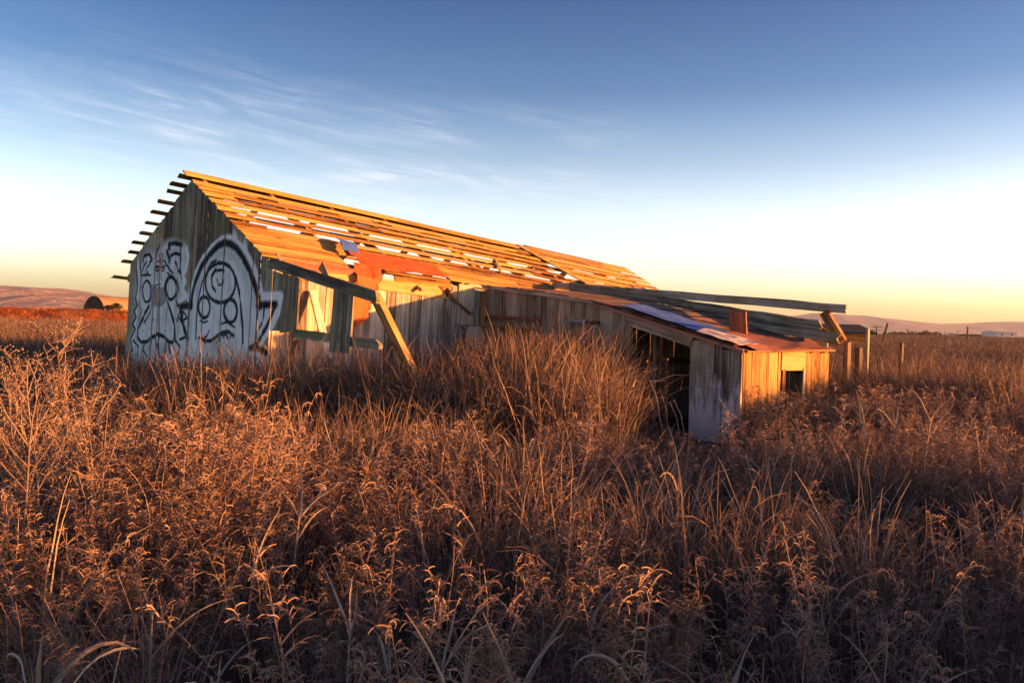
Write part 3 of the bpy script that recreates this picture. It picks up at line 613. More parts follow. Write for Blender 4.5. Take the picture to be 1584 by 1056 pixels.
loose('leaning_plank', 'weathered plank leaning against the wall inside the open frame', 'plank', 'wood_wall', Wp(.55, .07, .50), Wp(.60, .50, -.40), Av, .11, .03)
loose('leaning_pole', 'thin bare pole slanting from the eave down the front wall', 'pole', 'wood_pale', rs(2.75, -.2, -.02)+Bv*.25-Vv*.05, Wp(3.5, .08, .47), Vv, .035, .03)
loose('slate_flap', 'bent grey blue metal flap on the broken roof edge', 'metal scrap', 'metal_blue', rs(1.62, -.92, .10), rs(1.40, -.42, .14), Av, .26, .012, segs=4, bow=.05, jit=.012)
def rp(u, v):                                    # red felt over the eave
    return rs(1.55+1.65*u, -.74+.55*v*(1-.12*u), .055)
fel = thing('roofing_felt', 'red orange roofing felt torn over the eave with a hanging strip', 'roofing felt', rs(2.2, -.3, .03))
sheet('felt_sheet', fel, 'felt_red', rp, 22, 8, th=.006, amp=.026, rag=.035, seed=6)
def hang(u, v):
    top = rs(1.36+.48*u, -.20, .06); bot = Wp(1.12+.22*u, .20, .10+.05*math.sin(u*9))
    lip = Wp(1.22+.44*u, .13, .80); return top*(1-v*5)+lip*v*5 if v < .2 else lip+(bot-lip)*(v-.2)/.8
sheet('hanging_strip', fel, 'felt_red', hang, 8, 15, th=.005, amp=.02, rag=.03, seed=7)
board('edge_lath', fel, 'wood_roof', rs(1.9, -.17, .03), rs(3.2, -.20, .03), tF, .09, .02, segs=4, rag=(.02, .05))
# water pipe on the shed wall
pp = thing('water_pipe', 'grey and rusty water pipe with elbows standing before the mossy wall', 'pipe', An(S1-.12, 2.28, 0))
def pipe(name, mat, pts, r=.022):
    v, f = tube(pts, r, 10); return link(name, v, f, mat, pp, smooth=True)
q = S1-.12
pipe('riser', 'metal_pipe', [An(q, 2.28, -.05), An(q, 2.28, 1.53)])
pipe('arm', 'metal_pipe', [An(q, 2.30, 1.555), An(q, 1.93, 1.565)])
pipe('arm', 'pipe_rust', [An(q, 2.30, 1.555), An(q, 2.56, 1.55)])
pipe('riser', 'metal_pipe', [An(q+.02, 2.46, -.05), An(q+.02, 2.46, 1.46), An(q+.02, 2.475, 1.49), An(q+.02, 2.51, 1.50)], .026)
pipe('riser', 'metal_pipe', [An(q, 1.93, 1.56), An(q, 1.80, 1.36), An(q, 1.78, 0)])
v, f = tube([An(q, 2.28, 1.50), An(q, 2.28, 1.59)], .032, 10); link('tee_joint', v, f, 'metal_pipe', pp)

# ------------------------------------------------------------------ posts and far things
def post(label, x, ytop, Y, wdt, mat, lean_=0, group=None):
    t = at(x, ytop, Y); b = np.array([t[0]-lean_, t[1], -.05])
    o = board('fence_post', None, mat, b, t, np.array([.8, .6, 0]), wdt, wdt*.8, rag=(0, .015)); return tag(o, label, 'post', group)
post('dark square post at the end of the mossy beam', 1311, 529, 12.6, .09, 'wood_dark')
post('tall narrow sunlit fence post past the shed corner', 1343, 508, 14.5, .045, 'wood_mossy')
post('short broad grey post stump between shed corner and narrow post', 1329, 537, 13.6, .10, 'wood_dark')
post('low mossy post alone in the field grass right of the shed', 1395, 531, 17, .07, 'wood_dark')
# low hut beyond the shed
hut = thing('field_hut', 'low hut with dark flat pitched roof beyond the shed', 'hut', np.array([15.6, 42, 0]))
p0 = at(1285, 516, 40); p1 = at(1346, 516, 42)
def boxp(name, parent, mat, lo, hi):
    x0, y0, z0 = lo; x1, y1, z1_ = hi
    V = [(x0, y0, z0), (x1, y0, z0), (x1, y1, z0), (x0, y1, z0), (x0, y0, z1_), (x1, y0, z1_), (x1, y1, z1_), (x0, y1, z1_)]
    return link(name, V, [(0, 3, 2, 1), (4, 5, 6, 7), (0, 1, 5, 4), (1, 2, 6, 5), (2, 3, 7, 6), (3, 0, 4, 7)], mat, parent, [(v[0], v[2]) for v in V])
boxp('wall', hut, 'wood_pale', (13.4, 41, -.1), (17.7, 44.5, 1.55))
V = [(13.0, 40.6, 1.50), (17.9, 40.6, 1.50), (17.9, 42.7, 1.90), (13.0, 42.7, 1.90), (17.9, 44.9, 1.50), (13.0, 44.9, 1.50)]; V += [(a, b, c_-.08) for a, b, c_ in V]
link('roof', V, [(0, 1, 2, 3), (3, 2, 4, 5), (6, 9, 8, 7), (9, 11, 10, 8), (0, 6, 7, 1), (5, 4, 10, 11), (1, 7, 8, 2), (2, 8, 10, 4), (0, 3, 9, 6), (3, 5, 11, 9)], 'roof_dark', hut, [(v[0], v[1]) for v in V])
boxp('door', hut, 'wood_dark', (17.66, 42.2, 0), (17.74, 43.0, 1.45))
# telegraph poles
def tpole(label, x, ytop, Y, wdt, arm, mat='wood_dark', lean_=0):
    t = at(x, ytop, Y); g = np.array([t[0]-lean_, t[1], 0])
    o = thing('utility_pole', label, 'pole', g)
    v, f = tube([g-[0, 0, .3], t], [wdt*.6, wdt*.45], 8); link('mast', v, f, mat, o)
    if arm:
        for k in range(2 if arm > 1.5 else 1):
            z = np.array([0, 0, .25+k*.7]); board('crossarm', o, mat, t-z-[arm/2, .1, 0], t-z+[arm/2, -.1, 0], ZUP, .14, .12, segs=1)
    return o
tpole('distant utility pole with one crossarm just past the hut', 1356, 504, 180, .24, 2.2)
tpole('bare leaning pole between the two crossarm poles', 1373, 500, 70, .2, 0, lean_=.6)
tpole('farther utility pole with crossarm among low roofs', 1404, 509, 420, .4, 2.9)
tpole('lone bare pole far out in the open field', 1497, 505, 110, .24, 0)
tpole('tiny utility pole beside the farthest sheds', 1482, 511, 600, .4, 4)
def farbox(label, x0, x1, ytop, Y, mat, dep=20, name='farm_building', roofm='roof_dark'):
    a = at(x0, ytop, Y); b = at(x1, ytop, Y); o = thing(name, label, 'building', np.array([(a[0]+b[0])/2, Y, 0]))
    boxp('wall', o, mat, (a[0], Y, -.2), (b[0], Y+dep, a[2]*.82)); 
    V = [(a[0]-.5, Y-.6, a[2]*.8), (b[0]+.5, Y-.6, a[2]*.8), (b[0]+.5, Y+dep/2, a[2]), (a[0]-.5, Y+dep/2, a[2]), (b[0]+.5, Y+dep+.6, a[2]*.8), (a[0]-.5, Y+dep+.6, a[2]*.8)]
    link('roof', V, [(0, 1, 2, 3), (3, 2, 4, 5), (0, 3, 5), (1, 4, 2), (0, 5, 4, 1)], roofm, o)
    n = max(2, int((b[0]-a[0])/9))
    for k in range(n):
        xx = a[0]+(b[0]-a[0])*(k+.5)/n; boxp('window', o, 'roof_dark', (xx-1.1, Y-.08, a[2]*.35), (xx+1.1, Y+.02, a[2]*.6))
    return o
farbox('long pale flat building at the foot of the purple hills', 1543, 1573, 511.5, 900, 'pale_wall', 30, roofm='pale_wall')
farbox('small pale shed low on the horizon beside a pole', 1476, 1486, 516, 620, 'pale_wall', 10)
farbox('low dark roofed barn on the horizon past the lone pole', 1500, 1520, 516.5, 500, 'far_bush', 12)
farbox('small pale farmhouse on the far field edge', 1433, 1442, 515.6, 700, 'pale_wall', 12)
# far bushes along the horizon
for x, y, Y, rx in ((1418, 513, 480, 9), (1432, 512.5, 520, 7), (1445, 514, 560, 8), (1390, 514, 500, 8)):
    c_ = at(x, y, Y); rr = random.Random(x); V, Fc = [], []
    for k in range(160):
        u = rr.gauss(0, .42); v_ = rr.gauss(0, .4); hh = abs(rr.gauss(0, .5)); p = np.array([c_[0]+u*rx, Y+v_*rx, max(.1, min(1, hh))*c_[2]*(1-.3*u*u)]); a = rr.random()*6.28; d = np.array([math.cos(a), .3*math.sin(a), math.sin(a)])*.8; e = np.array([-d[2], .3, d[0]])
        o_ = len(V); V += [p-d, p+e*.7, p+d, p-e*.7]; Fc.append((o_, o_+1, o_+2, o_+3))
    b_ = thing('bush', 'low dark bush on the horizon between the distant poles', 'bush', np.array([c_[0], Y, 0]), 'bushes along the horizon')
    link('crown', V, Fc, 'far_bush', b_)
    v, f = tube([(c_[0], Y, -.2), (c_[0], Y, c_[2]*.6)], [.3, .12], 6); link('trunk', v, f, 'wood_dark', b_)
for x, y, Y, lab in ((180, 469, 215, 'round dark bush against the sunlit roof of the arched shed'), (168, 472, 212, 'low dark bush at the corner of the arched shed')):
    c_ = at(x, y, Y); rr = random.Random(x); V, Fc = [], []
    for k in range(220):
        u = rr.gauss(0, .42); v_ = rr.gauss(0, .4); p = np.array([c_[0]+u*1.6, Y+v_*1.6, c_[2]*(1-abs(rr.gauss(0, .25)))*(1-.2*u*u)]); a = rr.random()*6.28; d = np.array([math.cos(a), .3*math.sin(a), math.sin(a)])*.22; e = np.array([-d[2], .1, d[0]])
        o_ = len(V); V += [p-d, p+e*.7, p+d, p-e*.7]; Fc.append((o_, o_+1, o_+2, o_+3))
    b_ = thing('bush', lab, 'bush', np.array([c_[0], Y, 0])); link('crown', V, Fc, 'far_bush', b_)
    v, f = tube([(c_[0], Y, -.2), (c_[0], Y, c_[2]*.7)], [.14, .06], 6); link('trunk', v, f, 'wood_dark', b_)
# arched shed beyond the levee
ash = thing('arched_shed', 'dark round fronted arched shed with long sunlit roof beyond the levee', 'shed', at(144, 482, 230)*[1, 1, 0])
cA = at(145, 482, 230); rA = 3.9; ddir = unit(np.array([.93, .37, 0])); pd = np.array([-ddir[1], ddir[0], 0])
ac = np.array([cA[0], 230, 0.])
def arch(rad, n=18): return [(math.cos(math.pi*i/n)*rad*1.08, math.sin(math.pi*i/n)*rad*1.42) for i in range(n+1)]
along = unit(np.array([.36, .93, 0])); side = np.array([along[1], -along[0], 0])
V = []; n = 18
for d_ in (0, 42):
    for u, z in arch(rA, n): V.append(ac+side*u+along*d_+np.array([0, 0, z+.9]))
Fc = [(i, i+1, n+2+i, n+1+i) for i in range(n)]
link('roof', V, Fc, 'shed_roof', ash, smooth=True)
V = [ac+side*u-along*.05+np.array([0, 0, z+.9]) for u, z in arch(rA*.99, n)]+[ac+side*u-along*.05+[0, 0, -.2] for u in (-rA*.99, rA*.99)]
link('end_wall', V, [tuple(range(n+1))+(n+1, n+2)], 'far_bush', ash)
V = [tuple(ac+side*u+along*d_+np.array([0, 0, z])) for d_ in (2, 4) for u, z in ((-.6, 5.0), (.6, 5.0), (.6, 6.1), (-.6, 6.1))]
link('roof_box', V, [(0, 1, 2, 3), (7, 6, 5, 4), (0, 4, 5, 1), (1, 5, 6, 2), (2, 6, 7, 3), (3, 7, 4, 0)], 'shed_roof', ash)

# ------------------------------------------------------------------ dry grass and weeds
def ribbon(V, Fc, pts, w0, w1, side):
    n = len(pts); o = len(V)
    for i, p in enumerate(pts):
        t = unit(pts[min(i+1, n-1)]-pts[max(i-1, 0)]); s_ = np.cross(t, side); l_ = np.linalg.norm(s_)
        s_ = s_/l_ if l_ > 1e-4 else np.array([1., 0, 0]); w_ = (w0+(w1-w0)*i/(n-1))/2
        V.append(p-s_*w_); V.append(p+s_*w_)
    for i in range(n-1): Fc.append((o+2*i, o+2*i+1, o+2*i+3, o+2*i+2))
def curl(p, d, ln, turn, n, r):
    """a path that starts along d and hooks over towards the ground"""
    pts = [p]; d = unit(d)
    hv = unit(np.array([d[0], d[1], 0])+1e-4)
    for i in range(n):
        ang = turn/n*(.4+1.2*i/n)
        ax = np.cross(hv, (0, 0, 1)); ca, sa = math.cos(-ang), math.sin(-ang)
        d = d*ca+np.cross(ax, d)*sa+ax*(ax@d)*(1-ca); d = unit(d+np.array([r.gauss(0, .07), r.gauss(0, .07), 0]))
        p = p+d*ln/n; pts.append(p)
    return pts
def rside(r): a = r.random()*6.28; return np.array([math.cos(a), math.sin(a), r.uniform(-.4, .4)])
def weed_mesh(seed, stems, h, nbr, curly=1.0):
    r = random.Random(seed); V, Fc = [], []
    for _ in range(stems):
        a = r.random()*6.28; sp = r.uniform(.0, .09); p = np.array([math.cos(a)*sp, math.sin(a)*sp, -.03]); d = unit(np.array([math.cos(a)*r.uniform(.05, .38), math.sin(a)*r.uniform(.05, .38), 1]))
        hh = h*r.uniform(.65, 1.08); pts = curl(p, d, hh, r.uniform(.1, .5), 7, r); ribbon(V, Fc, pts, .0055, .0025, rside(r))
        for k in range(nbr):
            t = 1-(r.random()**1.35)*.72; i = min(6, int(t*7)); q = pts[i]+(pts[i+1]-pts[i])*(t*7-i)
            b = r.random()*6.28; d2 = unit(np.array([math.cos(b)*.75, math.sin(b)*.75, r.uniform(.5, 1.2)]))
            ln = hh*r.uniform(.05, .15)*(1.25-.5*t); bp = curl(q, d2, ln, r.uniform(1.2, 3.6)*curly, 6, r); ribbon(V, Fc, bp, .005, .0024, rside(r))
            for kk in range(2):
                i2 = r.randint(1, 4); d3 = unit(np.array([r.gauss(0, 1), r.gauss(0, 1), r.uniform(0, 1.)])); ribbon(V, Fc, curl(bp[i2], d3, ln*r.uniform(.25, .5), r.uniform(1, 3.4)*curly, 4, r), .0045, .0024, rside(r))
    return V, Fc
def reed_mesh(seed, blades, h, rad, w0=.02):
    r = random.Random(seed); V, Fc = [], []
    for _ in range(blades):
        a = r.random()*6.28; sp = rad*r.random()**.5; p = np.array([math.cos(a)*sp, math.sin(a)*sp, -.03]); b = a+r.gauss(0, .9); tl = abs(r.gauss(.0, .17))+.02
        hh = h*r.uniform(.5, 1.05); turn = r.choice((.2, .3, .5, .8, 1.3, 2.0)); d = unit(np.array([math.cos(b)*tl, math.sin(b)*tl, 1]))
        pts = [p]; n = 8
        for i in range(n):
            k = (i/n)**2.2*turn; hv = np.array([math.cos(b), math.sin(b), 0]); d2 = d*math.cos(k)+hv*math.sin(k); d2 = unit(d2+np.array([r.gauss(0, .04), r.gauss(0, .04), 0])); p = p+d2*hh/n; pts.append(p)
        ribbon(V, Fc, pts, w0*r.uniform(.5, 1.2), .002, rside(r))
        if r.random() < .35:
            i = r.randint(3, 6); c_ = r.random()*6.28; ribbon(V, Fc, curl(pts[i], np.array([math.cos(c_)*.6, math.sin(c_)*.6, .9]), hh*r.uniform(.15, .3), r.uniform(.8, 2.4), 5, r), w0*.7, .002, rside(r))
    return V, Fc
def plume_mesh(seed, blades, h, rad, w0, tufts=True):
    r = random.Random(seed); V, Fc = [], []
    for _ in range(blades):
        a = r.random()*6.28; sp = rad*r.random()**.5; p = np.array([math.cos(a)*sp, math.sin(a)*sp, -.05]); hh = h*r.uniform(.5, 1.08); b = r.random()*6.28
        d = unit(np.array([math.cos(b)*.16, math.sin(b)*.16, 1])); pts = curl(p, d, hh, r.uniform(.1, .9), 4, r); ribbon(V, Fc, pts, w0, w0*.35, rside(r))
        if tufts and r.random() < .6:
            for _k in range(4):
                q = pts[-1]-(pts[-1]-pts[-2])*r.random()*.8; c_ = r.random()*6.28; e = q+np.array([math.cos(c_)*.4, math.sin(c_)*.4, r.uniform(-.2, .8)])*hh*.08; ribbon(V, Fc, [q, (q+e)/2+np.array([0, 0, .01]), e], w0*1.3, w0*.5, rside(r))
    return V, Fc
def clump_set(cname, meshes, mat):
    cc = bpy.data.collections.new(cname)
    for i, (V, Fc) in enumerate(meshes):
        me = bpy.data.meshes.new(cname); me.from_pydata([list(map(float, v)) for v in V], [], Fc); me.materials.append(MAT[mat])
        cc.objects.link(bpy.data.objects.new('%s_%02d' % (cname, i), me))
    return cc, len(meshes)
def scatter(name, label, pts, cset, seed=0):
    """pts: rows x, y, z, scale_xy, scale_z; one object of stuff"""
    cc, nv = cset; pts = np.asarray(pts, float); n = len(pts); rg = np.random.default_rng(seed)
    me = bpy.data.meshes.new(name); me.from_pydata(pts[:, :3].tolist(), [], [])
    def att(nm, ty, key, arr): a = me.attributes.new(nm, ty, 'POINT'); a.data.foreach_set(key, np.asarray(arr).ravel())
    rot = np.stack([rg.normal(0, .08, n), rg.normal(0, .08, n), rg.random(n)*6.283], 1)
    att('rot', 'FLOAT_VECTOR', 'vector', rot.astype(np.float32)); att('scl', 'FLOAT_VECTOR', 'vector', pts[:, [3, 3, 4]].astype(np.float32)); att('idx', 'INT', 'value', rg.integers(0, nv, n).astype(np.int32))
    o = bpy.data.objects.new(name, me); col.objects.link(o)
    ng = bpy.data.node_groups.new(name, 'GeometryNodeTree'); ng.interface.new_socket('Geometry', in_out='INPUT', socket_type='NodeSocketGeometry'); ng.interface.new_socket('Geometry', in_out='OUTPUT', socket_type='NodeSocketGeometry')
    gi = ng.nodes.new('NodeGroupInput'); go = ng.nodes.new('NodeGroupOutput'); ip = ng.nodes.new('GeometryNodeInstanceOnPoints'); ci = ng.nodes.new('GeometryNodeCollectionInfo')
    ci.inputs[0].default_value = cc; ci.inputs['Separate Children'].default_value = True; ci.inputs['Reset Children'].default_value = True
    def na(nm, ty): q_ = ng.nodes.new('GeometryNodeInputNamedAttribute'); q_.data_type = ty; q_.inputs[0].default_value = nm; return q_.outputs[0]
    er = ng.nodes.new('FunctionNodeEulerToRotation'); lk = ng.links.new
    lk(gi.outputs[0], ip.inputs['Points']); lk(ci.outputs[0], ip.inputs['Instance']); ip.inputs['Pick Instance'].default_value = True
    lk(na('idx', 'INT'), ip.inputs['Instance Index']); lk(na('rot', 'FLOAT_VECTOR'), er.inputs[0]); lk(er.outputs[0], ip.inputs['Rotation']); lk(na('scl', 'FLOAT_VECTOR'), ip.inputs['Scale']); lk(ip.outputs[0], go.inputs[0])
    md = o.modifiers.new('scatter', 'NODES'); md.node_group = ng
    return tag(o, label, 'grass', kind='stuff')
rg = np.random.default_rng(5)
A2 = Av[:2]/hz; B2 = Bv[:2]; O2 = C0[:2]
def sc_of(x, y): d = np.stack([x-O2[0], y-O2[1]], 1); return d@A2, d@B2
def keep(x, y):                                  # not inside the buildings
    s_, c_ = sc_of(x, y)
    ins = ((s_ > -.12) & (s_ < 11.2) & (c_ > CB-.1) & (c_ < .12)) | ((s_ > S1-.16) & (s_ < S2+.15) & (c_ > 0) & (c_ < 4.95))
    return ~ins
def wedge(n, y0, y1, left=.72, right=.72, mr=2.5, ml=1.5):
    """random points over the ground ahead, even in area"""
    y = np.sqrt(rg.random(n)*(y1*y1-y0*y0)+y0*y0); x = -(left*y+ml)+rg.random(n)*((left+right)*y+ml+mr); return x, y
def stand(x, y, hgt, base_h, jit=.18):
    sz = hgt*rg.uniform(1-jit, 1+jit, len(x))/base_h; sx = np.clip(sz, .7, 1.5); return np.stack([x, y, ground_z(x, y), sx, sz], 1)
# 1 curly dark weeds of the foreground
weeds = clump_set('weed_clump', [weed_mesh(100+i, 6, .8, 24, (.35, .9, 1.1, .6)[i % 4]) for i in range(10)]+[weed_mesh(150+i, 9, .62, 12, .25) for i in range(3)]+[reed_mesh(170+i, 22, .72, .14, .009) for i in range(3)], 'weed')
x, y = wedge(6800, .9, 12.5, mr=6)
hw = .34+.48*vnoise(x*.6, y*.6, 21)+.34*(vnoise(x*1.7, y*1.7, 22)-.4)
hw = np.where(y < 2.2, np.minimum(hw, .62), hw)
s_, c_ = sc_of(x, y); door = np.exp(-(((s_-2.6)/1.5)**2+((c_-4.0)/.8)**2)); hw = hw*(1-.7*door)
SIL = np.array([(-200, 540), (0, 540), (200, 546), (300, 542), (400, 534), (450, 534), (500, 540), (560, 534), (650, 545), (690, 542), (730, 536), (765, 526), (800, 516), (850, 513), (900, 515), (945, 527), (965, 548), (982, 585), (994, 640), (1030, 664), (1070, 684), (1135, 688), (1148, 645), (1185, 622), (1205, 606), (1250, 600), (1290, 580), (1320, 562), (1380, 547), (1450, 548), (1800, 548)], float)
def clearing(x, y, h):                            # how high the growth stands before the walls
    px = 792+FPX*x/np.maximum(y, .1); top = np.interp(px, SIL[:, 0], SIL[:, 1]); cap = EYE-(top-481.5-.0244*px)/FPX*y
    k_ = sm(4.2, 6.0, y)*(1-sm(13.5, 14.5, y)); return h*(1-k_)+np.clip(np.minimum(h, cap), .1, 3)*k_
hw = clearing(x, y, hw); thin = vnoise(x*1.1, y*1.1, 77)
k = keep(x, y) & (np.hypot(x, y) > .9) & (rg.random(len(x)) < .25+1.0*thin); scatter('dry_weeds', 'dense curly brown weeds filling the foreground', stand(x, y, hw, .72)[k], weeds, 1)
# 2 tall reed grass round the barn
reeds = clump_set('reed_clump', [reed_mesh(200+i, 24, 1.2, .17) for i in range(9)], 'reed')
x, y = wedge(6000, 3.6, 17, mr=4)
for s0_, s1_, c0_, c1_, n_ in ((4.9, 6.4, 4.95, 5.9, 150), (1.0, 3.6, 2.2, 3.6, 200), (-.5, 2.0, 2.4, 4.0, 260), (2.4, 3.74, .5, 2.95, 330), (1.2, 2.6, 1.4, 3.4, 220), (6.5, 9.5, 3.6, 7.5, 170), (-.3, 3.4, .8, 3.2, 260), (-2.2, -.3, -5.5, 2.2, 330)):
    a_ = rg.uniform(s0_, s1_, n_); b_ = rg.uniform(c0_, c1_, n_); x = np.concatenate([x, O2[0]+a_*A2[0]+b_*B2[0]]); y = np.concatenate([y, O2[1]+a_*A2[1]+b_*B2[1]])
s_, c_ = sc_of(x, y); nz = vnoise(x*.9, y*.9, 31)
dens = np.zeros(len(x)); hr = np.full(len(x), .8)
def zone(ds, hs):
    global dens, hr
    hr = np.where(ds > dens, hs, hr); dens = np.maximum(dens, ds)
def box_(a, a0, a1, f_=.4): return sm(a0-f_, a0+f_, a)*(1-sm(a1-f_, a1+f_, a))
zone(box_(s_, -2.6, -.1)*box_(c_, -7, 2.4)*.95, 1.05+.25*nz)                    # before the gable
zone(box_(s_, -.4, 3.6)*box_(c_, .6, 3.4)*1., 1.1+.25*nz)                      # before the front wall
px_ = 792+FPX*x/y
zone(sm(660, 790, px_)*(1-sm(965, 985, px_))*sm(8.0, 8.8, y)*(1-sm(12.2, 12.8, y))*1.5, 1.62+.1*nz)   # the high stand at the shed wall
zone(box_(s_, 3.6, 6.6)*box_(c_, 4.9, 6.4, .3)*.6, .55+.25*nz)                 # before the sunlit shed wall
zone(box_(s_, 6.2, 9.5)*box_(c_, 3.6, 7.5)*.9, .95+.35*nz)                     # right of the shed
nz2 = vnoise(x*.8, y*.8, 55); zone(.10+.62*(nz2 > .52), .52+.45*nz*rg.uniform(.6, 1.2, len(x)))
hr = clearing(x, y, hr)*rg.uniform(.68, 1.06, len(x)); dens = np.where(hr < .4, np.maximum(dens*.6, .3), dens)
k = keep(x, y) & (rg.random(len(x)) < dens); scatter('reed_grass', 'tall dry reed grass around the barn walls', stand(x, y, hr, 1.12, .1)[k], reeds, 2)
strawc = clump_set('straw_clump', [reed_mesh(600+i, 6, .85, .07, .013) for i in range(6)], 'straw')
x, y = wedge(620, 2.4, 9.5, mr=2); k = keep(x, y) & (vnoise(x*.9, y*.9, 91) > .42)
scatter('straw_grass', 'pale straw blades scattered through the brown weeds', stand(x, y, clearing(x, y, .45+.4*rg.random(len(x))), .8)[k], strawc, 6)
# 3 field grass behind and to the sides
fieldc = clump_set('field_clump', [plume_mesh(300+i, 34, .95, .42, .011) for i in range(6)], 'field')
x, y = wedge(9000, 9, 46, mr=8, ml=3); nz = vnoise(x*.25, y*.25, 41); hf = .62+.45*nz
k = keep(x, y) & ((y > 12.5) | (x > 4.2) | (x < -5)); scatter('field_grass', 'brown field grass with sunlit tips round the barn', stand(x, y, hf, .9)[k], fieldc, 3)
farc = clump_set('far_clump', [plume_mesh(400+i, 40, .95, 1.5, .03) for i in range(5)], 'field')
x, y = wedge(16000, 44, 420, left=.7, right=.8); nz = vnoise(x*.06, y*.06, 42); hf = .7+.4*nz
scatter('far_field_grass', 'wide brown grassland running to the horizon', stand(x, y, hf, .9), farc, 4)
# 4 rust-red growth on the long levee
bankc = clump_set('bank_clump', [plume_mesh(500+i, 40, .5, .9, .03) for i in range(4)], 'bank_weed')
t = rg.random(3500); o = rg.uniform(-.9, .9, 3500); p0 = np.array([-190., 80]); p1 = np.array([30., 150]); dd = (p1-p0)/np.linalg.norm(p1-p0); nn = np.array([dd[1], -dd[0]])
P = p0+(p1-p0)*t[:, None]+nn*(o*6)[:, None]; zz = 2.0*np.interp(o, [-1, -.7, -.42, -.2, .05, .25, .5, .75, 1], [-.3, .25, .72, .95, 1, .95, .66, .22, -.3])-.12
scatter('levee_growth', 'rust red growth covering the long levee', np.stack([P[:, 0], P[:, 1], zz, np.full(3500, 1.), rg.uniform(.6, 1.1, 3500)], 1), bankc, 5)

# 5 single reeds standing out of the foreground
def leaf(parent, p, d, ln, wd, turn, seed, mat='reed_leaf'):
    r = random.Random(seed); pts = curl(np.asarray(p, float), np.asarray(d, float), ln, turn, 9, r); V, Fc = [], []; n = len(pts); sd = rside(r)
    for i, q_ in enumerate(pts):
        t = unit(pts[min(i+1, n-1)]-pts[max(i-1, 0)]); s_ = unit(np.cross(t, sd)); u = np.cross(s_, t); k = i/(n-1); w_ = wd/2*min(1, .55+k*2.2)*(1-max(0, k-.35)/.65*.85)
        V += [q_-s_*w_+u*w_*.45, q_, q_+s_*w_+u*w_*.45]
    for i in range(n-1):
        for j in (0, 1): a = i*3+j; Fc.append((a, a+1, a+4, a+3))
    return link('leaf', V, Fc, mat, parent)
reed_no = 0
def dry_reed(x, ytop, Y, nleaf, wd, label='dry reed with curved straw leaves standing out of the foreground weeds', grp='dry reeds in the foreground'):
    global reed_no; reed_no += 1; r = random.Random(reed_no*7+int(x)); t = at(x, ytop, Y); hh = max(.4, t[2]); g = np.array([t[0]+r.uniform(-.08, .08), Y, float(ground_z(t[0], Y))-.03])
    o = thing('dry_reed', label, 'reed', g, grp); top = t-np.array([0, 0, hh*.35]); mid = (g+top)/2+np.array([r.uniform(-.03, .03), 0, 0])
    v, f = tube([g, mid, top], [wd*.42, wd*.38, wd*.28], 6); link('stem', v, f, 'reed_leaf', o)
    for k in range(nleaf):
        a = r.random()*6.28; tl = r.uniform(.15, .7); q_ = mid+(top-mid)*r.uniform(.3, 1.0)
        leaf(o, q_, (math.cos(a)*tl, math.sin(a)*tl, 1), hh*r.uniform(.22, .46), wd*r.uniform(.7, 1.2), r.choice((.15, .3, .5, .9, 1.8, 2.6)), reed_no*50+k)
    return o
for x, yt, Y, nl, wd in ((62, 872, 1.9, 5, .02), (238, 800, 2.7, 4, .013), (465, 700, 4.0, 6, .016), (437, 635, 5.2, 6, .017), (545, 835, 2.7, 5, .013), (604, 838, 2.6, 4, .013), (690, 852, 2.3, 6, .015), (912, 832, 2.9, 5, .013), (980, 905, 2.3, 4, .012), (300, 640, 5.6, 5, .016), (236, 650, 5.2, 5, .017), (283, 690, 4.4, 5, .016), (1335, 572, 8.6, 5, .022), (1440, 588, 8.0, 6, .022), (1268, 640, 7.0, 5, .02), (1185, 665, 6.4, 4, .018), (1385, 600, 7.6, 5, .022), (1050, 690, 5.2, 4, .016), (720, 950, 1.95, 5, .014), (880, 985, 1.85, 4, .013), (395, 760, 3.4, 4, .013), (818, 640, 6.6, 4, .018), (660, 640, 6.4, 4, .017), (1520, 640, 7.0, 5, .02), (150, 960, 1.8, 4, .012), (1290, 820, 3.2, 4, .013), (1130, 905, 2.2, 4, .016), (1400, 900, 2.3, 4, .015), (330, 880, 2.2, 4, .018), (800, 900, 2.2, 5, .018)):
    if Y < 3: lb = ('slender dry reed with arching leaves low among the curly foreground weeds', 'dry reeds among the foreground weeds')
    elif x < 400: lb = ('dry reed with straw leaves standing in the weeds before the graffiti gable', 'dry reeds before the gable')
    elif x > 1100: lb = ('dry reed with straw leaves in the weeds before the sunlit shed wall', 'dry reeds before the shed')
    else: lb = ('dry reed with straw leaves standing before the open lean-to frame and doorway', 'dry reeds before the lean-to frame')
    dry_reed(x, yt, Y, nl if Y > 3 else nl-1, wd if Y > 3 else wd*.85, *lb)
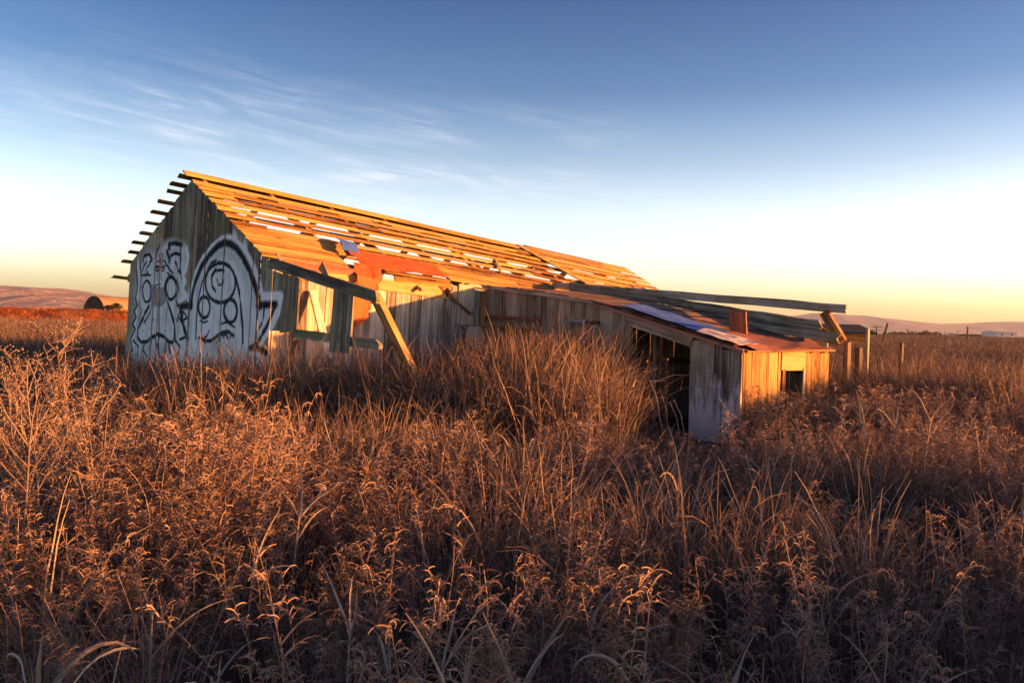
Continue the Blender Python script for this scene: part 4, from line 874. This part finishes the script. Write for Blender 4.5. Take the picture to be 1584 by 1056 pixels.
# 6 tall branching weeds at the left
def tall_weed(label, xt, yt, xb, Y, seed, nb=11, head=1.0):
    r = random.Random(seed); t = at(xt, yt, Y); b = at(xb, 900, Y); b[2] = -.03; b[0] = t[0]+(xb-xt)/FPX*Y; o = thing('tall_weed', label, 'weed', b)
    pts = [b+(t-b)*k/8+np.array([math.sin(k*.9+seed)*.012, math.cos(k*1.3)*.012, 0]) for k in range(9)]
    v, f = tube(pts, [.0065-.0042*k/8 for k in range(9)], 6); link('stem', v, f, 'pale_weed', o)
    for k in range(nb):
        kk = r.uniform(.42, .97); i = min(7, int(kk*8)); p = pts[i]+(pts[i+1]-pts[i])*(kk*8-i); a = r.random()*6.28; V, Fc = [], []
        ln = (1.08-kk)*r.uniform(.6, 1.0)*.75+.07; bp = [p]; d = unit(np.array([math.cos(a)*.62, math.sin(a)*.62, r.uniform(.5, .9)]))
        for q_ in range(5): d = unit(d+np.array([r.gauss(0, .06), r.gauss(0, .06), .09])); bp.append(bp[-1]+d*ln/5)
        tv, tf = tube(bp, [.0033-.0016*q_/5 for q_ in range(6)], 4); V += [list(x_) for x_ in tv]; Fc += tf
        for q_ in range(int(9*head)):
            i2 = r.randint(2, 5); e = bp[i2]; d2 = unit(np.array([r.gauss(0, .7), r.gauss(0, .7), r.uniform(.2, 1)])); l2 = r.uniform(.03, .10); e2 = e+d2*l2
            ribbon(V, Fc, [e, e+d2*l2*.5+np.array([0, 0, .004]), e2], .0035, .0022, rside(r))
            for _h in range(5):
                c_ = e2+np.array([r.gauss(0, .010), r.gauss(0, .010), r.gauss(0, .007)]); u = rside(r)*.0042; w_ = unit(np.cross(u, rside(r)))*.0042; o_ = len(V); V += [c_-u, c_+w_, c_+u, c_-w_]; Fc.append((o_, o_+1, o_+2, o_+3))
        link('branch', V, Fc, 'pale_weed', o)
    return o
tall_weed('tallest pale branching weed with seed heads beside the gable', 88, 508, 122, 4.6, 3, 15, 1.2)
tall_weed('pale branching weed leaning beside the tallest one', 132, 560, 150, 4.4, 4, 11)
tall_weed('straggly branching weed left of the tallest one', 45, 560, 70, 4.2, 5, 13)
tall_weed('low spreading branching weed with dense seed heads', 14, 575, 40, 4.7, 6, 13)
tall_weed('thin upright branching weed with few seed heads behind the tallest one', 104, 545, 112, 5.2, 11, 9)
tall_weed('forked branching weed with crossing stems before the low spreading one', 60, 600, 20, 3.9, 12, 10)
tall_weed('small branching weed at the edge of the dark grass by the gable', 165, 625, 158, 4.3, 13, 8, .7)
tall_weed('bent branching weed among low weeds before the gable', 345, 590, 325, 5.4, 8, 6, .7)
# 7 broken stalks fallen before the shed doorway
for k, (xa, ya, Ya, xb_, yb_, Yb) in enumerate(((1042, 618, 10.2, 1066, 668, 9.6), (1036, 622, 10.3, 1058, 672, 9.5), (1020, 600, 10.6, 1040, 664, 9.8), (1000, 575, 10.6, 1032, 655, 9.8), (1018, 640, 9.9, 1030, 680, 9.2), (1112, 615, 9.4, 1140, 660, 9.1))):
    v, f = tube([at(xa, ya, Ya), (at(xa, ya, Ya)+at(xb_, yb_, Yb))/2, at(xb_, yb_, Yb)*[1, 1, 0]+[0, 0, .0]], .008, 6)
    tag(link('fallen_stalk', v, f, 'reed_leaf'), 'pale broken stalk leaning by the dark shed doorway', 'stalk', 'broken stalks at the doorway')
# ------------------------------------------------------------------ evening air
V = [(x, y, z) for z in (-8, 140) for x, y in ((-7000, -7000), (7000, -7000), (7000, 7000), (-7000, 7000))]
nt, bs = newmat('haze'); nt.nodes.remove(bs)
pv = N(nt, 'ShaderNodeVolumePrincipled'); pv.inputs['Color'].default_value = (.74, .79, 1.0, 1); pv.inputs['Density'].default_value = 7e-5; pv.inputs['Anisotropy'].default_value = .2
L(nt, pv.outputs[0], nt.nodes['Material Output'].inputs['Volume'])
tag(link('haze', V, [(0, 3, 2, 1), (4, 5, 6, 7), (0, 1, 5, 4), (1, 2, 6, 5), (2, 3, 7, 6), (3, 0, 4, 7)], 'haze', origin=(0, 0, 0)), kind='stuff')
